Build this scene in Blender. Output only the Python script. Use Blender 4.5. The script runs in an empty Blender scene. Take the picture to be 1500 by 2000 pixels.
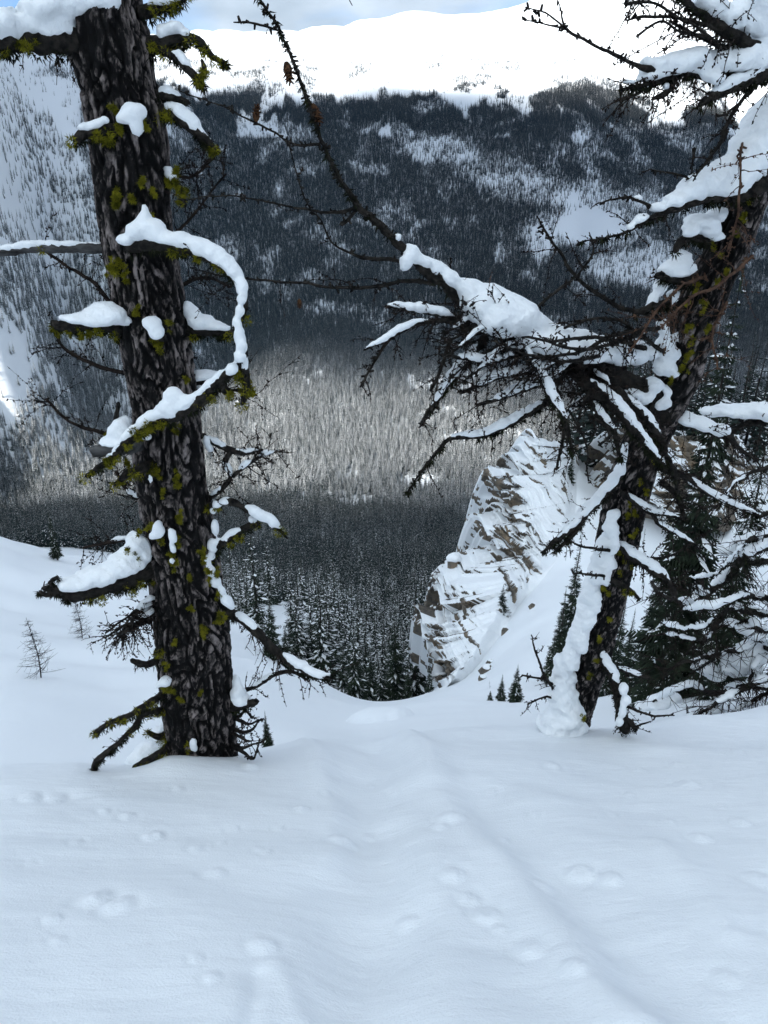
import bpy, math, random
import numpy as np
from mathutils import Vector
R_ = math.radians
rng = np.random.default_rng(7)
random.seed(7)
sc = bpy.context.scene
COL = sc.collection
# ---------------------------------------------------------------- camera, sky, sun, exposure
PITCH = R_(27); F = 1664.0
cd = bpy.data.cameras.new('camera'); cam = bpy.data.objects.new('camera', cd); COL.objects.link(cam)
cam.location = (0, 0, 0); cam.rotation_euler = (R_(90) - PITCH, 0, 0)
cd.sensor_fit = 'VERTICAL'; cd.sensor_height = 24; cd.lens = F / 2000 * 24
cd.clip_start = 0.05; cd.clip_end = 30000
sc.camera = cam
SUN_EL, SUN_AZ = R_(35.0), R_(212)          # compass style: 0 = +Y, clockwise; the sun stands behind the viewer
sund = Vector((math.sin(SUN_AZ) * math.cos(SUN_EL), math.cos(SUN_AZ) * math.cos(SUN_EL), math.sin(SUN_EL)))
sl = bpy.data.lights.new('sun', 'SUN'); sun = bpy.data.objects.new('sun', sl); COL.objects.link(sun)
sl.energy = 4.3; sl.angle = R_(0.9); sl.color = (1, .97, .92)
sun.rotation_euler = sund.to_track_quat('Z', 'Y').to_euler()
w = bpy.data.worlds.new('World'); sc.world = w; w.use_nodes = True
nt = w.node_tree; bg = nt.nodes['Background']
sky = nt.nodes.new('ShaderNodeTexSky'); sky.sky_type = 'NISHITA'; sky.sun_disc = False
sky.sun_elevation = SUN_EL; sky.sun_rotation = SUN_AZ; sky.altitude = 2200; sky.ozone_density = .8; sky.dust_density = 0; sky.air_density = .5
tc = nt.nodes.new('ShaderNodeTexCoord'); mp = nt.nodes.new('ShaderNodeMapping')
mp.inputs['Scale'].default_value = (1, 1, 2.6); mp.inputs['Location'].default_value = (1.557, 4.939, 6.327)
no = nt.nodes.new('ShaderNodeTexNoise'); no.inputs['Scale'].default_value = 2.6; no.inputs['Detail'].default_value = 7; no.inputs['Roughness'].default_value = .52
rp = nt.nodes.new('ShaderNodeValToRGB'); rp.color_ramp.elements[0].position = .40; rp.color_ramp.elements[1].position = .58
mx = nt.nodes.new('ShaderNodeMix'); mx.data_type = 'RGBA'
n2 = nt.nodes.new('ShaderNodeTexNoise'); n2.inputs['Scale'].default_value = 6; n2.inputs['Detail'].default_value = 5
cr = nt.nodes.new('ShaderNodeValToRGB'); cr.color_ramp.elements[0].color = (2.4, 2.75, 3.15, 1); cr.color_ramp.elements[1].color = (4.6, 5.1, 5.7, 1)
cr.color_ramp.elements[0].position = .35; cr.color_ramp.elements[1].position = .65
nt.links.new(tc.outputs['Generated'], mp.inputs['Vector']); nt.links.new(mp.outputs[0], no.inputs['Vector']); nt.links.new(mp.outputs[0], n2.inputs['Vector'])
nt.links.new(no.outputs['Fac'], rp.inputs[0]); nt.links.new(n2.outputs['Fac'], cr.inputs[0])
nt.links.new(rp.outputs[0], mx.inputs['Factor']); tn = nt.nodes.new('ShaderNodeMix'); tn.data_type = 'RGBA'; tn.blend_type = 'MULTIPLY'; tn.inputs['Factor'].default_value = 1; tn.inputs['B'].default_value = (.36, .52, .68, 1); nt.links.new(sky.outputs[0], tn.inputs['A']); nt.links.new(tn.outputs['Result'], mx.inputs['A']); nt.links.new(cr.outputs[0], mx.inputs['B'])
nt.links.new(mx.outputs['Result'], bg.inputs['Color']); bg.inputs['Strength'].default_value = .085
sc.view_settings.view_transform = 'Standard'; sc.view_settings.look = 'None'; sc.view_settings.gamma = 1
sc.view_settings.use_curve_mapping = False
sc.view_settings.exposure = 1.46
sc.render.engine = 'CYCLES'
sc.cycles.use_denoising = True
sc.cycles.max_bounces = 5; sc.cycles.diffuse_bounces = 3; sc.cycles.transparent_max_bounces = 8; sc.cycles.volume_bounces = 0

# ---------------------------------------------------------------- helpers
CP, SP = math.cos(PITCH), math.sin(PITCH)
def ray(x, y):
    u = (np.asarray(x, float) - 750) / F; v = (1000 - np.asarray(y, float)) / F
    return u, CP + v * SP, -SP + v * CP
def P(x, y, Y):
    a, b, c = ray(x, y); t = Y / b
    return np.array([a * t, Y + 0 * t, c * t])
def pscale(x, y, Y):                                   # metres per photo pixel at that spot
    return Y / ray(x, y)[1] / F
def project(X, Y, Z):
    d = Y * CP - Z * SP; up = Y * SP + Z * CP
    return 750 + F * X / d, 1000 - F * up / d
def sstep(a, b, x):
    t = np.clip((x - a) / (b - a), 0, 1); return t * t * (3 - 2 * t)
def hash2(ix, iy, s=0):
    n = (ix.astype(np.int64) * 374761393 + iy.astype(np.int64) * 668265263 + s * 1442695041) & 0x7fffffff
    n = ((n ^ (n >> 13)) * 1274126177) & 0x7fffffff
    return ((n ^ (n >> 16)) & 0xffff) / 65535.0
def vnoise(x, y, s=0):
    ix = np.floor(x); iy = np.floor(y); fx = x - ix; fy = y - iy
    fx = fx * fx * (3 - 2 * fx); fy = fy * fy * (3 - 2 * fy)
    a = hash2(ix, iy, s); b = hash2(ix + 1, iy, s); c = hash2(ix, iy + 1, s); d = hash2(ix + 1, iy + 1, s)
    return (a + (b - a) * fx + (c - a) * fy + (a - b - c + d) * fx * fy) * 2 - 1
def fbm(x, y, o=4, s=0):
    v = 0; A = 1
    for i in range(o):
        v = v + A * vnoise(x, y, s + i); A *= .5; x = x * 2.03 + 7; y = y * 2.03 + 3
    return v
def link(o, parent=None):
    COL.objects.link(o)
    if parent is not None: o.parent = parent
    return o
def mesh_from(name, V, Fc, mats=(), smooth=True, midx=None):
    V = np.asarray(V, np.float32); me = bpy.data.meshes.new(name)
    if isinstance(Fc, np.ndarray):
        k = Fc.shape[1]; n = len(Fc)
        me.vertices.add(len(V)); me.vertices.foreach_set('co', V.ravel())
        me.loops.add(n * k); me.loops.foreach_set('vertex_index', Fc.astype(np.int32).ravel())
        me.polygons.add(n); me.polygons.foreach_set('loop_start', np.arange(0, n * k, k, dtype=np.int32))
        me.polygons.foreach_set('loop_total', np.full(n, k, np.int32))
        me.update(calc_edges=True); me.validate()
    else:
        me.from_pydata(V.tolist(), [], Fc); me.update()
    for m in mats: me.materials.append(m)
    if midx is not None: me.polygons.foreach_set('material_index', np.asarray(midx, np.int32))
    if smooth: me.polygons.foreach_set('use_smooth', np.ones(len(me.polygons), bool))
    me.update()
    return me
def mobj(name, me, parent=None, kind=None):
    o = bpy.data.objects.new(name, me); link(o, parent)
    if kind: o['kind'] = kind
    return o
def tag(o, label, cat, group=None):
    o['label'] = label; o['category'] = cat
    if group: o['group'] = group
    return o
def empty(name, loc, label, cat, group=None):
    o = bpy.data.objects.new(name, None); o.empty_display_size = .2; COL.objects.link(o); o.location = loc
    return tag(o, label, cat, group)
class MB:
    """collects quads and triangles (triangles repeat the last index slot by their own list)"""
    def __init__(s): s.v = []; s.q = []; s.t = []; s.n = 0; s.qm = []; s.tm = []
    def add(s, V, Q=None, T=None, m=0):
        V = np.asarray(V, float).reshape(-1, 3); s.v.append(V)
        if Q is not None and len(Q): s.q.append(np.asarray(Q) + s.n); s.qm.append(np.full(len(Q), m))
        if T is not None and len(T): s.t.append(np.asarray(T) + s.n); s.tm.append(np.full(len(T), m))
        s.n += len(V)
    def mesh(s, name, mats, smooth=True, origin=(0, 0, 0)):
        V = np.concatenate(s.v) - np.asarray(origin, float)
        me = bpy.data.meshes.new(name)
        Q = np.concatenate(s.q) if s.q else np.zeros((0, 4), int); T = np.concatenate(s.t) if s.t else np.zeros((0, 3), int)
        me.vertices.add(len(V)); me.vertices.foreach_set('co', V.astype(np.float32).ravel())
        li = np.concatenate([Q.ravel(), T.ravel()]).astype(np.int32)
        me.loops.add(len(li)); me.loops.foreach_set('vertex_index', li)
        n = len(Q) + len(T); me.polygons.add(n)
        st = np.concatenate([np.arange(len(Q)) * 4, len(Q) * 4 + np.arange(len(T)) * 3]).astype(np.int32)
        me.polygons.foreach_set('loop_start', st)
        me.polygons.foreach_set('loop_total', np.concatenate([np.full(len(Q), 4), np.full(len(T), 3)]).astype(np.int32))
        for m in mats: me.materials.append(m)
        mi = np.concatenate([np.concatenate(s.qm) if s.qm else np.zeros(0), np.concatenate(s.tm) if s.tm else np.zeros(0)])
        me.polygons.foreach_set('material_index', mi.astype(np.int32))
        me.update(calc_edges=True)
        if smooth: me.polygons.foreach_set('use_smooth', np.ones(n, bool))
        me.update()
        return me
def frames(p):
    t = np.gradient(p, axis=0); t /= np.linalg.norm(t, axis=1)[:, None] + 1e-12
    up = np.where(np.abs(t[:, 2:3]) > .9, np.array([[1., 0, 0]]), np.array([[0., 0, 1]]))
    if len(p) > 1:                                         # parallel transport
        n = np.zeros_like(p); a = up[0] - t[0] * (up[0] @ t[0]); n[0] = a / np.linalg.norm(a)
        for i in range(1, len(p)):
            a = n[i - 1] - t[i] * (n[i - 1] @ t[i]); n[i] = a / (np.linalg.norm(a) + 1e-12)
    return t, n, np.cross(t, n)
def tube(mb, p, r, sides=6, m=0, rough=0.):
    t, n, b = frames(p); a = np.linspace(0, 2 * np.pi, sides, endpoint=False)
    rr = np.asarray(r)[:, None] * (1 + rough * rng.uniform(-1, 1, (len(p), sides)))
    V = p[:, None] + rr[..., None] * (np.cos(a)[None, :, None] * n[:, None] + np.sin(a)[None, :, None] * b[:, None])
    i = np.arange(len(p) - 1)[:, None] * sides; j = np.arange(sides)[None]; k = (j + 1) % sides
    Q = np.stack([i + j, i + k, i + sides + k, i + sides + j], -1).reshape(-1, 4)
    V = np.concatenate([V.reshape(-1, 3), [p[-1] + t[-1] * r[-1]], [p[0] - t[0] * r[0] * .3]])
    e = (len(p) - 1) * sides; N = len(p) * sides; jj = np.arange(sides); kk = (jj + 1) % sides
    T = np.concatenate([np.stack([e + jj, e + kk, np.full(sides, N)], -1), np.stack([kk, jj, np.full(sides, N + 1)], -1)])
    mb.add(V, Q, T, m)
def catmull(pts, step):
    pts = np.asarray(pts, float); P0 = np.vstack([2 * pts[0] - pts[1], pts, 2 * pts[-1] - pts[-2]]); out = []
    for i in range(1, len(P0) - 2):
        a, b, c, d = P0[i - 1:i + 3]; L = np.linalg.norm((c - b)[:3]); n = max(2, int(L / step))
        t = np.linspace(0, 1, n, endpoint=False)[:, None]
        out.append(.5 * (2 * b + (c - a) * t + (2 * a - 5 * b + 4 * c - d) * t ** 2 + (3 * b - a - 3 * c + d) * t ** 3))
    out.append(pts[-1:]); return np.vstack(out)
def pxpath(pts, Y0, step=.025, wig=.0):
    """photo-traced polyline (x, y, dY, radius px) -> 3D points and radii"""
    L = [np.append(P(x, y, Y0 + dy), r * pscale(x, y, Y0 + dy)) for x, y, dy, r in pts]
    c = catmull(L, step); p = c[:, :3].copy(); r = np.maximum(c[:, 3], .0012)
    if wig and len(p) > 3:
        s = np.arange(len(p)) * step; k = rng.uniform(0, 100, 3)
        for ax in range(3): p[:, ax] += wig * (vnoise(s * 9 + k[ax], s * 0, 5) + .5 * vnoise(s * 25 + k[ax], s * 0, 6)) * np.minimum(1, s / .1)
    return p, r
# --- soft snow: smooth union of flattened balls, meshed with surface nets
def surface_nets(val, org, h):
    ins = val < 0; nx, ny, nz = val.shape
    c = [ins[i:nx - 1 + i, j:ny - 1 + j, k:nz - 1 + k] for i in (0, 1) for j in (0, 1) for k in (0, 1)]
    sm = sum(a.astype(np.int8) for a in c); act = (sm > 0) & (sm < 8)
    if not act.any(): return None
    idx = -np.ones(act.shape, int); cells = np.argwhere(act); idx[act] = np.arange(len(cells))
    acc = np.zeros((len(cells), 3)); cnt = np.zeros(len(cells))
    cor = np.array([(i, j, k) for i in (0, 1) for j in (0, 1) for k in (0, 1)])
    vals = np.stack([val[cells[:, 0] + a, cells[:, 1] + b, cells[:, 2] + d] for a, b, d in cor], 1)
    for a in range(8):
        for b in range(a + 1, 8):
            if np.abs(cor[a] - cor[b]).sum() != 1: continue
            va, vb = vals[:, a], vals[:, b]; mk = (va < 0) != (vb < 0)
            t = np.where(mk, va / np.where(mk, va - vb, 1), 0)
            acc += np.where(mk[:, None], cor[a] + t[:, None] * (cor[b] - cor[a]), 0); cnt += mk
    V = (cells + acc / cnt[:, None]) * h + org
    Q = []
    for ax in range(3):
        s0 = [slice(1, -1)] * 3; s1 = [slice(1, -1)] * 3; s0[ax] = slice(0, -1); s1[ax] = slice(1, None)
        A = ins[tuple(s0)]; B = ins[tuple(s1)]
        for flag, M in ((0, A & ~B), (1, ~A & B)):
            e = np.argwhere(M)
            if not len(e): continue
            off = np.ones(3, int); off[ax] = 0; e = e + off
            u, v = (ax + 1) % 3, (ax + 2) % 3; du = np.eye(3, dtype=int)[u]; dv = np.eye(3, dtype=int)[v]
            q = np.stack([idx[tuple((e - du - dv).T)], idx[tuple((e - dv).T)], idx[tuple(e.T)], idx[tuple((e - du).T)]], 1)
            Q.append(q if flag == 0 else q[:, ::-1])
    return V, np.concatenate(Q)
def snow_mesh(name, C, R, A, h, k=None, bump=.12, mat=None):
    """C centres, R horizontal radii, A vertical/horizontal aspect"""
    C = np.asarray(C, float); R = np.asarray(R, float); A = np.broadcast_to(np.asarray(A, float), R.shape)
    if k is None: k = .32 * float(np.median(R))
    pad = R.max() + 4 * k + 2 * h; lo = C.min(0) - pad; hi = C.max(0) + pad
    n = np.ceil((hi - lo) / h).astype(int) + 1
    while n.prod() > 2.6e6: h *= 1.2; n = np.ceil((hi - lo) / h).astype(int) + 1
    E = np.zeros(n)
    ax = [lo[i] + h * np.arange(n[i]) for i in range(3)]
    for c, r, a in zip(C, R, A):
        rad = r + 3.5 * k; s = []
        for i in range(3):
            e = rad * (max(a, .6) if i == 2 else 1)
            s.append(slice(max(0, int((c[i] - e - lo[i]) / h)), min(n[i], int((c[i] + e - lo[i]) / h) + 2)))
        X = (ax[0][s[0]] - c[0])[:, None, None]; Yv = (ax[1][s[1]] - c[1])[None, :, None]; Z = (ax[2][s[2]] - c[2])[None, None] / a
        d = np.sqrt(X * X + Yv * Yv + Z * Z) - r
        E[tuple(s)] += np.exp(np.clip(-d / k, -30, 30))
    val = -k * np.log(E + 1e-7) + .5 * k
    if bump:
        g = np.meshgrid(*ax, indexing='ij'); q = 1 / (float(np.median(R)) * 1.3)
        val += bump * float(np.median(R)) * (np.sin(g[0] * 2.1 * q + 1.7 * np.sin(g[2] * 2.3 * q)) * np.sin(g[1] * 1.9 * q + 2) + .55 * np.sin(g[0] * 5.3 * q + g[1] * 3 * q) * np.sin(g[2] * 4.7 * q + g[1] * 4.1 * q) + .4 * np.sin(g[0] * 10.3 * q + 2 * np.sin(g[2] * 6 * q)) * np.sin(g[1] * 9.1 * q + g[2] * 7 * q))
    r = surface_nets(val, lo, h)
    if r is None: return []
    V, Q = r; lab = np.arange(len(V))
    while True:
        m = lab[Q].min(1); new = lab.copy()
        for c_ in range(4): np.minimum.at(new, Q[:, c_], m)
        new = new[new]
        if (new == lab).all(): break
        lab = new
    out = []
    for u in np.unique(lab):
        fm = lab[Q[:, 0]] == u
        if fm.sum() < 40: continue
        vi = np.unique(Q[fm]); mp_ = np.zeros(len(V), int); mp_[vi] = np.arange(len(vi)); out.append(mesh_from(name, V[vi], mp_[Q[fm]], [mat or M_SNOW]))
    return out
def snow_on(p, r, t0, t1, wpx, hpx, sc_):
    """balls of a snow ridge lying along part of a branch; returns centres, radii, aspects"""
    s = np.concatenate([[0], np.cumsum(np.linalg.norm(np.diff(p, axis=0), axis=1))]); s /= s[-1]
    W = wpx * sc_; H = hpx * sc_; n = max(3, int((t1 - t0) * np.sum(np.linalg.norm(np.diff(p, axis=0), axis=1)) / (.55 * W)))
    q = np.linspace(t0, t1, n); C = np.stack([np.interp(q, s, p[:, i]) for i in range(3)], 1); rr = np.interp(q, s, r)
    e = np.clip(np.sin(np.pi * np.clip((q - t0) / (t1 - t0 + 1e-9), .04, .96)) ** .45, .25, 1)
    e = e * (1 + .22 * rng.uniform(-1, 1, n)); w_ = W * e
    C[:, 2] += rr * .5 + H * e * .45; C[:, :2] += rng.normal(0, .12 * W, (n, 2))
    return C, w_, np.full(n, H / W)
def blobs(L, Y, dz=1.0):
    """traced snow lumps (x, y, rx, ry[, dY[, depth]]) -> balls"""
    C = []; Rr = []; A = []
    for b in L:
        x, y, rx, ry = b[:4]; dy = b[4] if len(b) > 4 else 0; s = pscale(x, y, Y + dy)
        C.append(P(x, y, Y + dy)); Rr.append(rx * s); A.append(ry / rx)
    return np.array(C), np.array(Rr), np.array(A)
def cat(*a): return tuple(np.concatenate([x[i] for x in a]) for i in range(3))

# ---------------------------------------------------------------- materials
def mat(name, base=(.5, .5, .5), rough=.8, spec=.2):
    m = bpy.data.materials.new(name); m.use_nodes = True; b = m.node_tree.nodes['Principled BSDF']
    b.inputs['Base Color'].default_value = (*base, 1); b.inputs['Roughness'].default_value = rough
    b.inputs['Specular IOR Level'].default_value = spec
    return m, m.node_tree, b
def node(nt, t, **k):
    n = nt.nodes.new(t)
    for a, v in k.items():
        if a in n.inputs: n.inputs[a].default_value = v
        else: setattr(n, a, v)
    return n
def noise_col(m, cols, scale, pos=(.35, .65), detail=5, coord='Object', bump=0, bscale=None, dist=.01, stretch=None):
    nt = m.node_tree; b = nt.nodes['Principled BSDF']
    tc = node(nt, 'ShaderNodeTexCoord'); v = tc.outputs[coord]
    if stretch: mp = node(nt, 'ShaderNodeMapping'); mp.inputs['Scale'].default_value = stretch; nt.links.new(v, mp.inputs[0]); v = mp.outputs[0]
    n = node(nt, 'ShaderNodeTexNoise', Scale=scale, Detail=detail, Roughness=.6); nt.links.new(v, n.inputs['Vector'])
    r = node(nt, 'ShaderNodeValToRGB'); e = r.color_ramp.elements
    e[0].position, e[1].position = pos; e[0].color = (*cols[0], 1); e[1].color = (*cols[1], 1)
    nt.links.new(n.outputs['Fac'], r.inputs[0]); nt.links.new(r.outputs[0], b.inputs['Base Color'])
    if bump:
        n2 = node(nt, 'ShaderNodeTexNoise', Scale=bscale or scale * 3, Detail=6); nt.links.new(v, n2.inputs['Vector'])
        bp = node(nt, 'ShaderNodeBump', Strength=bump, Distance=dist); nt.links.new(n2.outputs['Fac'], bp.inputs['Height']); nt.links.new(bp.outputs[0], b.inputs['Normal'])
    return r
M_SNOW, _, _ = mat('snow', (.86, .88, .91), .65, .25); noise_col(M_SNOW, ((.82, .86, .89), (.88, .91, .93)), 6, bump=.8, bscale=38, dist=.012)
M_GROUND, gnt, gb = mat('snow_surface', (.85, .89, .92), .6, .3)
def ground_nodes():
    nt = gnt; tc = node(nt, 'ShaderNodeTexCoord'); v = tc.outputs['Object']
    mp = node(nt, 'ShaderNodeMapping'); mp.inputs['Scale'].default_value = (.55, 1.9, 1); mp.inputs['Rotation'].default_value = (0, 0, .12); nt.links.new(v, mp.inputs[0])
    a = node(nt, 'ShaderNodeTexNoise', Scale=7, Detail=6, Roughness=.62); nt.links.new(mp.outputs[0], a.inputs['Vector'])
    b = node(nt, 'ShaderNodeTexNoise', Scale=110, Detail=3); nt.links.new(v, b.inputs['Vector'])
    b1 = node(nt, 'ShaderNodeBump', Strength=.28, Distance=.04); nt.links.new(a.outputs['Fac'], b1.inputs['Height'])
    b2 = node(nt, 'ShaderNodeBump', Strength=.5, Distance=.006); nt.links.new(b.outputs['Fac'], b2.inputs['Height']); nt.links.new(b1.outputs[0], b2.inputs['Normal'])
    nt.links.new(b2.outputs[0], gb.inputs['Normal'])
ground_nodes()
M_BARK, bnt, bb = mat('larch_bark', (.06, .05, .045), .9, .15)
def bark_nodes():
    nt = bnt; at = node(nt, 'ShaderNodeAttribute', attribute_name='plate'); ai = node(nt, 'ShaderNodeAttribute', attribute_name='pid')
    tc = node(nt, 'ShaderNodeTexCoord'); mp = node(nt, 'ShaderNodeMapping'); mp.inputs['Scale'].default_value = (1, 1, .45); nt.links.new(tc.outputs['Object'], mp.inputs[0])
    n = node(nt, 'ShaderNodeTexNoise', Scale=26, Detail=8, Roughness=.68); nt.links.new(mp.outputs[0], n.inputs['Vector'])
    ad = node(nt, 'ShaderNodeMath', operation='MULTIPLY_ADD'); ad.inputs[1].default_value = .9; nt.links.new(n.outputs['Fac'], ad.inputs[0])
    m2 = node(nt, 'ShaderNodeMath', operation='MULTIPLY_ADD'); m2.inputs[1].default_value = .36; m2.inputs[2].default_value = -.415; nt.links.new(at.outputs['Fac'], m2.inputs[0]); nt.links.new(m2.outputs[0], ad.inputs[2])
    m3 = node(nt, 'ShaderNodeMath', operation='MULTIPLY_ADD'); m3.inputs[1].default_value = .22; nt.links.new(ai.outputs['Fac'], m3.inputs[0]); nt.links.new(ad.outputs[0], m3.inputs[2])
    nl = node(nt, 'ShaderNodeTexNoise', Scale=4.5, Detail=4); nt.links.new(mp.outputs[0], nl.inputs['Vector']); m4 = node(nt, 'ShaderNodeMath', operation='MULTIPLY_ADD'); m4.inputs[1].default_value = .40; nt.links.new(nl.outputs['Fac'], m4.inputs[0])
    m5 = node(nt, 'ShaderNodeMath', operation='SUBTRACT'); m5.inputs[1].default_value = .20; nt.links.new(m3.outputs[0], m5.inputs[0]); nt.links.new(m5.outputs[0], m4.inputs[2]); m3 = m4
    r = node(nt, 'ShaderNodeValToRGB'); el = r.color_ramp.elements
    el[0].position = .20; el[0].color = (.004, .004, .004, 1); el[1].position = .66; el[1].color = (.27, .232, .22, 1)
    e = el.new(.40); e.color = (.010, .009, .009, 1); e = el.new(.49); e.color = (.06, .051, .048, 1)
    nt.links.new(m3.outputs[0], r.inputs[0]); nt.links.new(r.outputs[0], bb.inputs['Base Color'])
    bp = node(nt, 'ShaderNodeBump', Strength=.9, Distance=.012); nt.links.new(n.outputs['Fac'], bp.inputs['Height']); nt.links.new(bp.outputs[0], bb.inputs['Normal'])
bark_nodes()
M_WOOD, _, _ = mat('branch_wood', rough=.9, spec=.1); noise_col(M_WOOD, ((.006, .006, .006), (.032, .028, .024)), 30, bump=.8, bscale=60, dist=.01)
M_GREY, _, _ = mat('dead_wood', rough=.9, spec=.1); noise_col(M_GREY, ((.012, .012, .012), (.1, .1, .1)), 18, bump=.6, bscale=50, dist=.008, stretch=(.3, 1, 1))
M_TWIG, _, _ = mat('twig', rough=.9, spec=.1); noise_col(M_TWIG, ((.007, .006, .006), (.03, .022, .018)), 20)
M_RTWIG, _, _ = mat('twig_reddish', rough=.9, spec=.1); noise_col(M_RTWIG, ((.03, .018, .014), (.13, .075, .05)), 20)
M_LICH, _, _ = mat('wolf_lichen', rough=.95, spec=.05); noise_col(M_LICH, ((.035, .04, .004), (.23, .215, .018)), 22)
M_DLICH, _, _ = mat('dark_lichen', rough=.95, spec=.05); noise_col(M_DLICH, ((.006, .007, .006), (.022, .026, .012)), 18)
M_NEEDLE, _, _ = mat('spruce_needles', rough=.85, spec=.15); noise_col(M_NEEDLE, ((.010, .018, .013), (.034, .048, .028)), 1.6)
M_NEEDLE_F, _, _ = mat('forest_needles', rough=.85, spec=.15); noise_col(M_NEEDLE_F, ((.012, .021, .019), (.028, .042, .036)), .9)
M_TRUNK, _, _ = mat('spruce_trunk', rough=.9, spec=.1); noise_col(M_TRUNK, ((.012, .011, .01), (.05, .043, .037)), 6)
M_CONE, _, _ = mat('cone_scales', rough=.85, spec=.1); noise_col(M_CONE, ((.025, .013, .008), (.12, .06, .03)), 60)
M_ROCK, rnt, rb = mat('cliff_rock', rough=.9, spec=.15)
def rock_nodes():
    nt = rnt; tc = node(nt, 'ShaderNodeTexCoord'); mp = node(nt, 'ShaderNodeMapping'); mp.inputs['Scale'].default_value = (1, .5, .5); nt.links.new(tc.outputs['Object'], mp.inputs[0])
    n = node(nt, 'ShaderNodeTexNoise', Scale=.55, Detail=8, Roughness=.7); nt.links.new(mp.outputs[0], n.inputs['Vector'])
    r = node(nt, 'ShaderNodeValToRGB'); el = r.color_ramp.elements
    el[0].position = .3; el[0].color = (.05, .05, .052, 1); el[1].position = .72; el[1].color = (.30, .22, .14, 1); e = el.new(.5); e.color = (.15, .13, .105, 1)
    nt.links.new(n.outputs['Fac'], r.inputs[0]); nt.links.new(r.outputs[0], rb.inputs['Base Color'])
    n2 = node(nt, 'ShaderNodeTexNoise', Scale=3, Detail=7); nt.links.new(mp.outputs[0], n2.inputs['Vector'])
    bp = node(nt, 'ShaderNodeBump', Strength=1, Distance=.25); nt.links.new(n2.outputs['Fac'], bp.inputs['Height']); nt.links.new(bp.outputs[0], rb.inputs['Normal'])
rock_nodes()

# ---------------------------------------------------------------- the ground, one sheet from the viewer's feet to the far ridge
SLOPE = .57
def plane_hit(x, y):
    a, b, c = ray(x, y); t = -1.6 / (c + SLOPE * b); return np.array([a * t, b * t, c * t])
ctrl = []
def cp(x, y, Y): ctrl.append(P(x, y, Y))
LIP = [(-250, 1515), (0, 1505), (150, 1500), (330, 1490), (460, 1473), (600, 1447), (700, 1458), (800, 1440), (900, 1430), (1050, 1418), (1200, 1420), (1350, 1402), (1500, 1376), (1700, 1350)]
for x, y in LIP:
    p = plane_hit(x, y); ctrl.append(p); ctrl.append(plane_hit(x, y + 60)); ctrl.append(plane_hit(x, y + 150))
    cp(x, y + 14, p[1] * 1.35)
for a in [(0, 1485, 10), (200, 1478, 10), (480, 1462, 10), (0, 1400, 15), (150, 1400, 16), (250, 1400, 17), (80, 1340, 21), (0, 1250, 27), (150, 1250, 30), (300, 1300, 27),
          (450, 1400, 16), (500, 1350, 24), (560, 1400, 20), (-250, 1300, 24), (-250, 1100, 40), (0, 1150, 38), (0, 1078, 48), (60, 1095, 50), (130, 1096, 55), (190, 1095, 58), (300, 1150, 50), (420, 1195, 52), (480, 1205, 58),
          (560, 1295, 47), (620, 1325, 50), (680, 1358, 52), (640, 1390, 30), (720, 1405, 26), (760, 1370, 58), (780, 1385, 45), (700, 1440, 15), (600, 1432, 12),
          (0, 1112, 110), (100, 1120, 110), (250, 1150, 120), (100, 1100, 280), (0, 1095, 280), (400, 1215, 90), (600, 1335, 72), (600, 1203, 150), (590, 1262, 118), (520, 1215, 150), (680, 1300, 130), (680, 1385, 72),
          (775, 1384, 85), (760, 1345, 130), (820, 1385, 75), (830, 1375, 100), (900, 1380, 115), (1000, 1380, 130),
          (800, 1432, 14), (800, 1402, 21), (850, 1378, 35), (900, 1348, 44), (900, 1420, 13), (1000, 1396, 24), (950, 1305, 55), (850, 1345, 58), (1050, 1350, 35), (1100, 1300, 42), (1000, 1225, 62), (1060, 1120, 72), (1120, 1050, 82),
          (1250, 1250, 46), (1250, 1100, 70), (1400, 1300, 25), (1450, 1372, 9.5), (1300, 1392, 10.5), (1200, 1404, 10), (1400, 1200, 42), (1400, 1040, 78), (1250, 1000, 88), (1150, 930, 98), (1110, 880, 104), (1300, 900, 104), (1450, 850, 112), (1650, 850, 100), (1650, 1150, 40), (1650, 1340, 12),
          (1200, 865, 116), (1120, 900, 150), (1300, 890, 160), (1500, 860, 170), (1100, 960, 300), (1350, 900, 300), (1700, 850, 250)]: cp(*a)
ROWS = [(1300, 165), (1200, 270), (1100, 430), (1000, 650), (950, 770), (900, 870), (800, 1020), (700, 1180), (600, 1300), (500, 1430), (400, 1570), (300, 1720), (200, 1880), (165, 1960)]
for x in (380, 560, 740, 930):
    for y, Y in ROWS:
        if y >= 1200 and not 620 < x < 800: continue
        cp(x, y, Y)
for x in (1150, 1350, 1600):
    for y, Y in ROWS:
        if y <= 800: cp(x, y + (0 if y > 350 else (x - 1150) * .22), Y)
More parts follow.
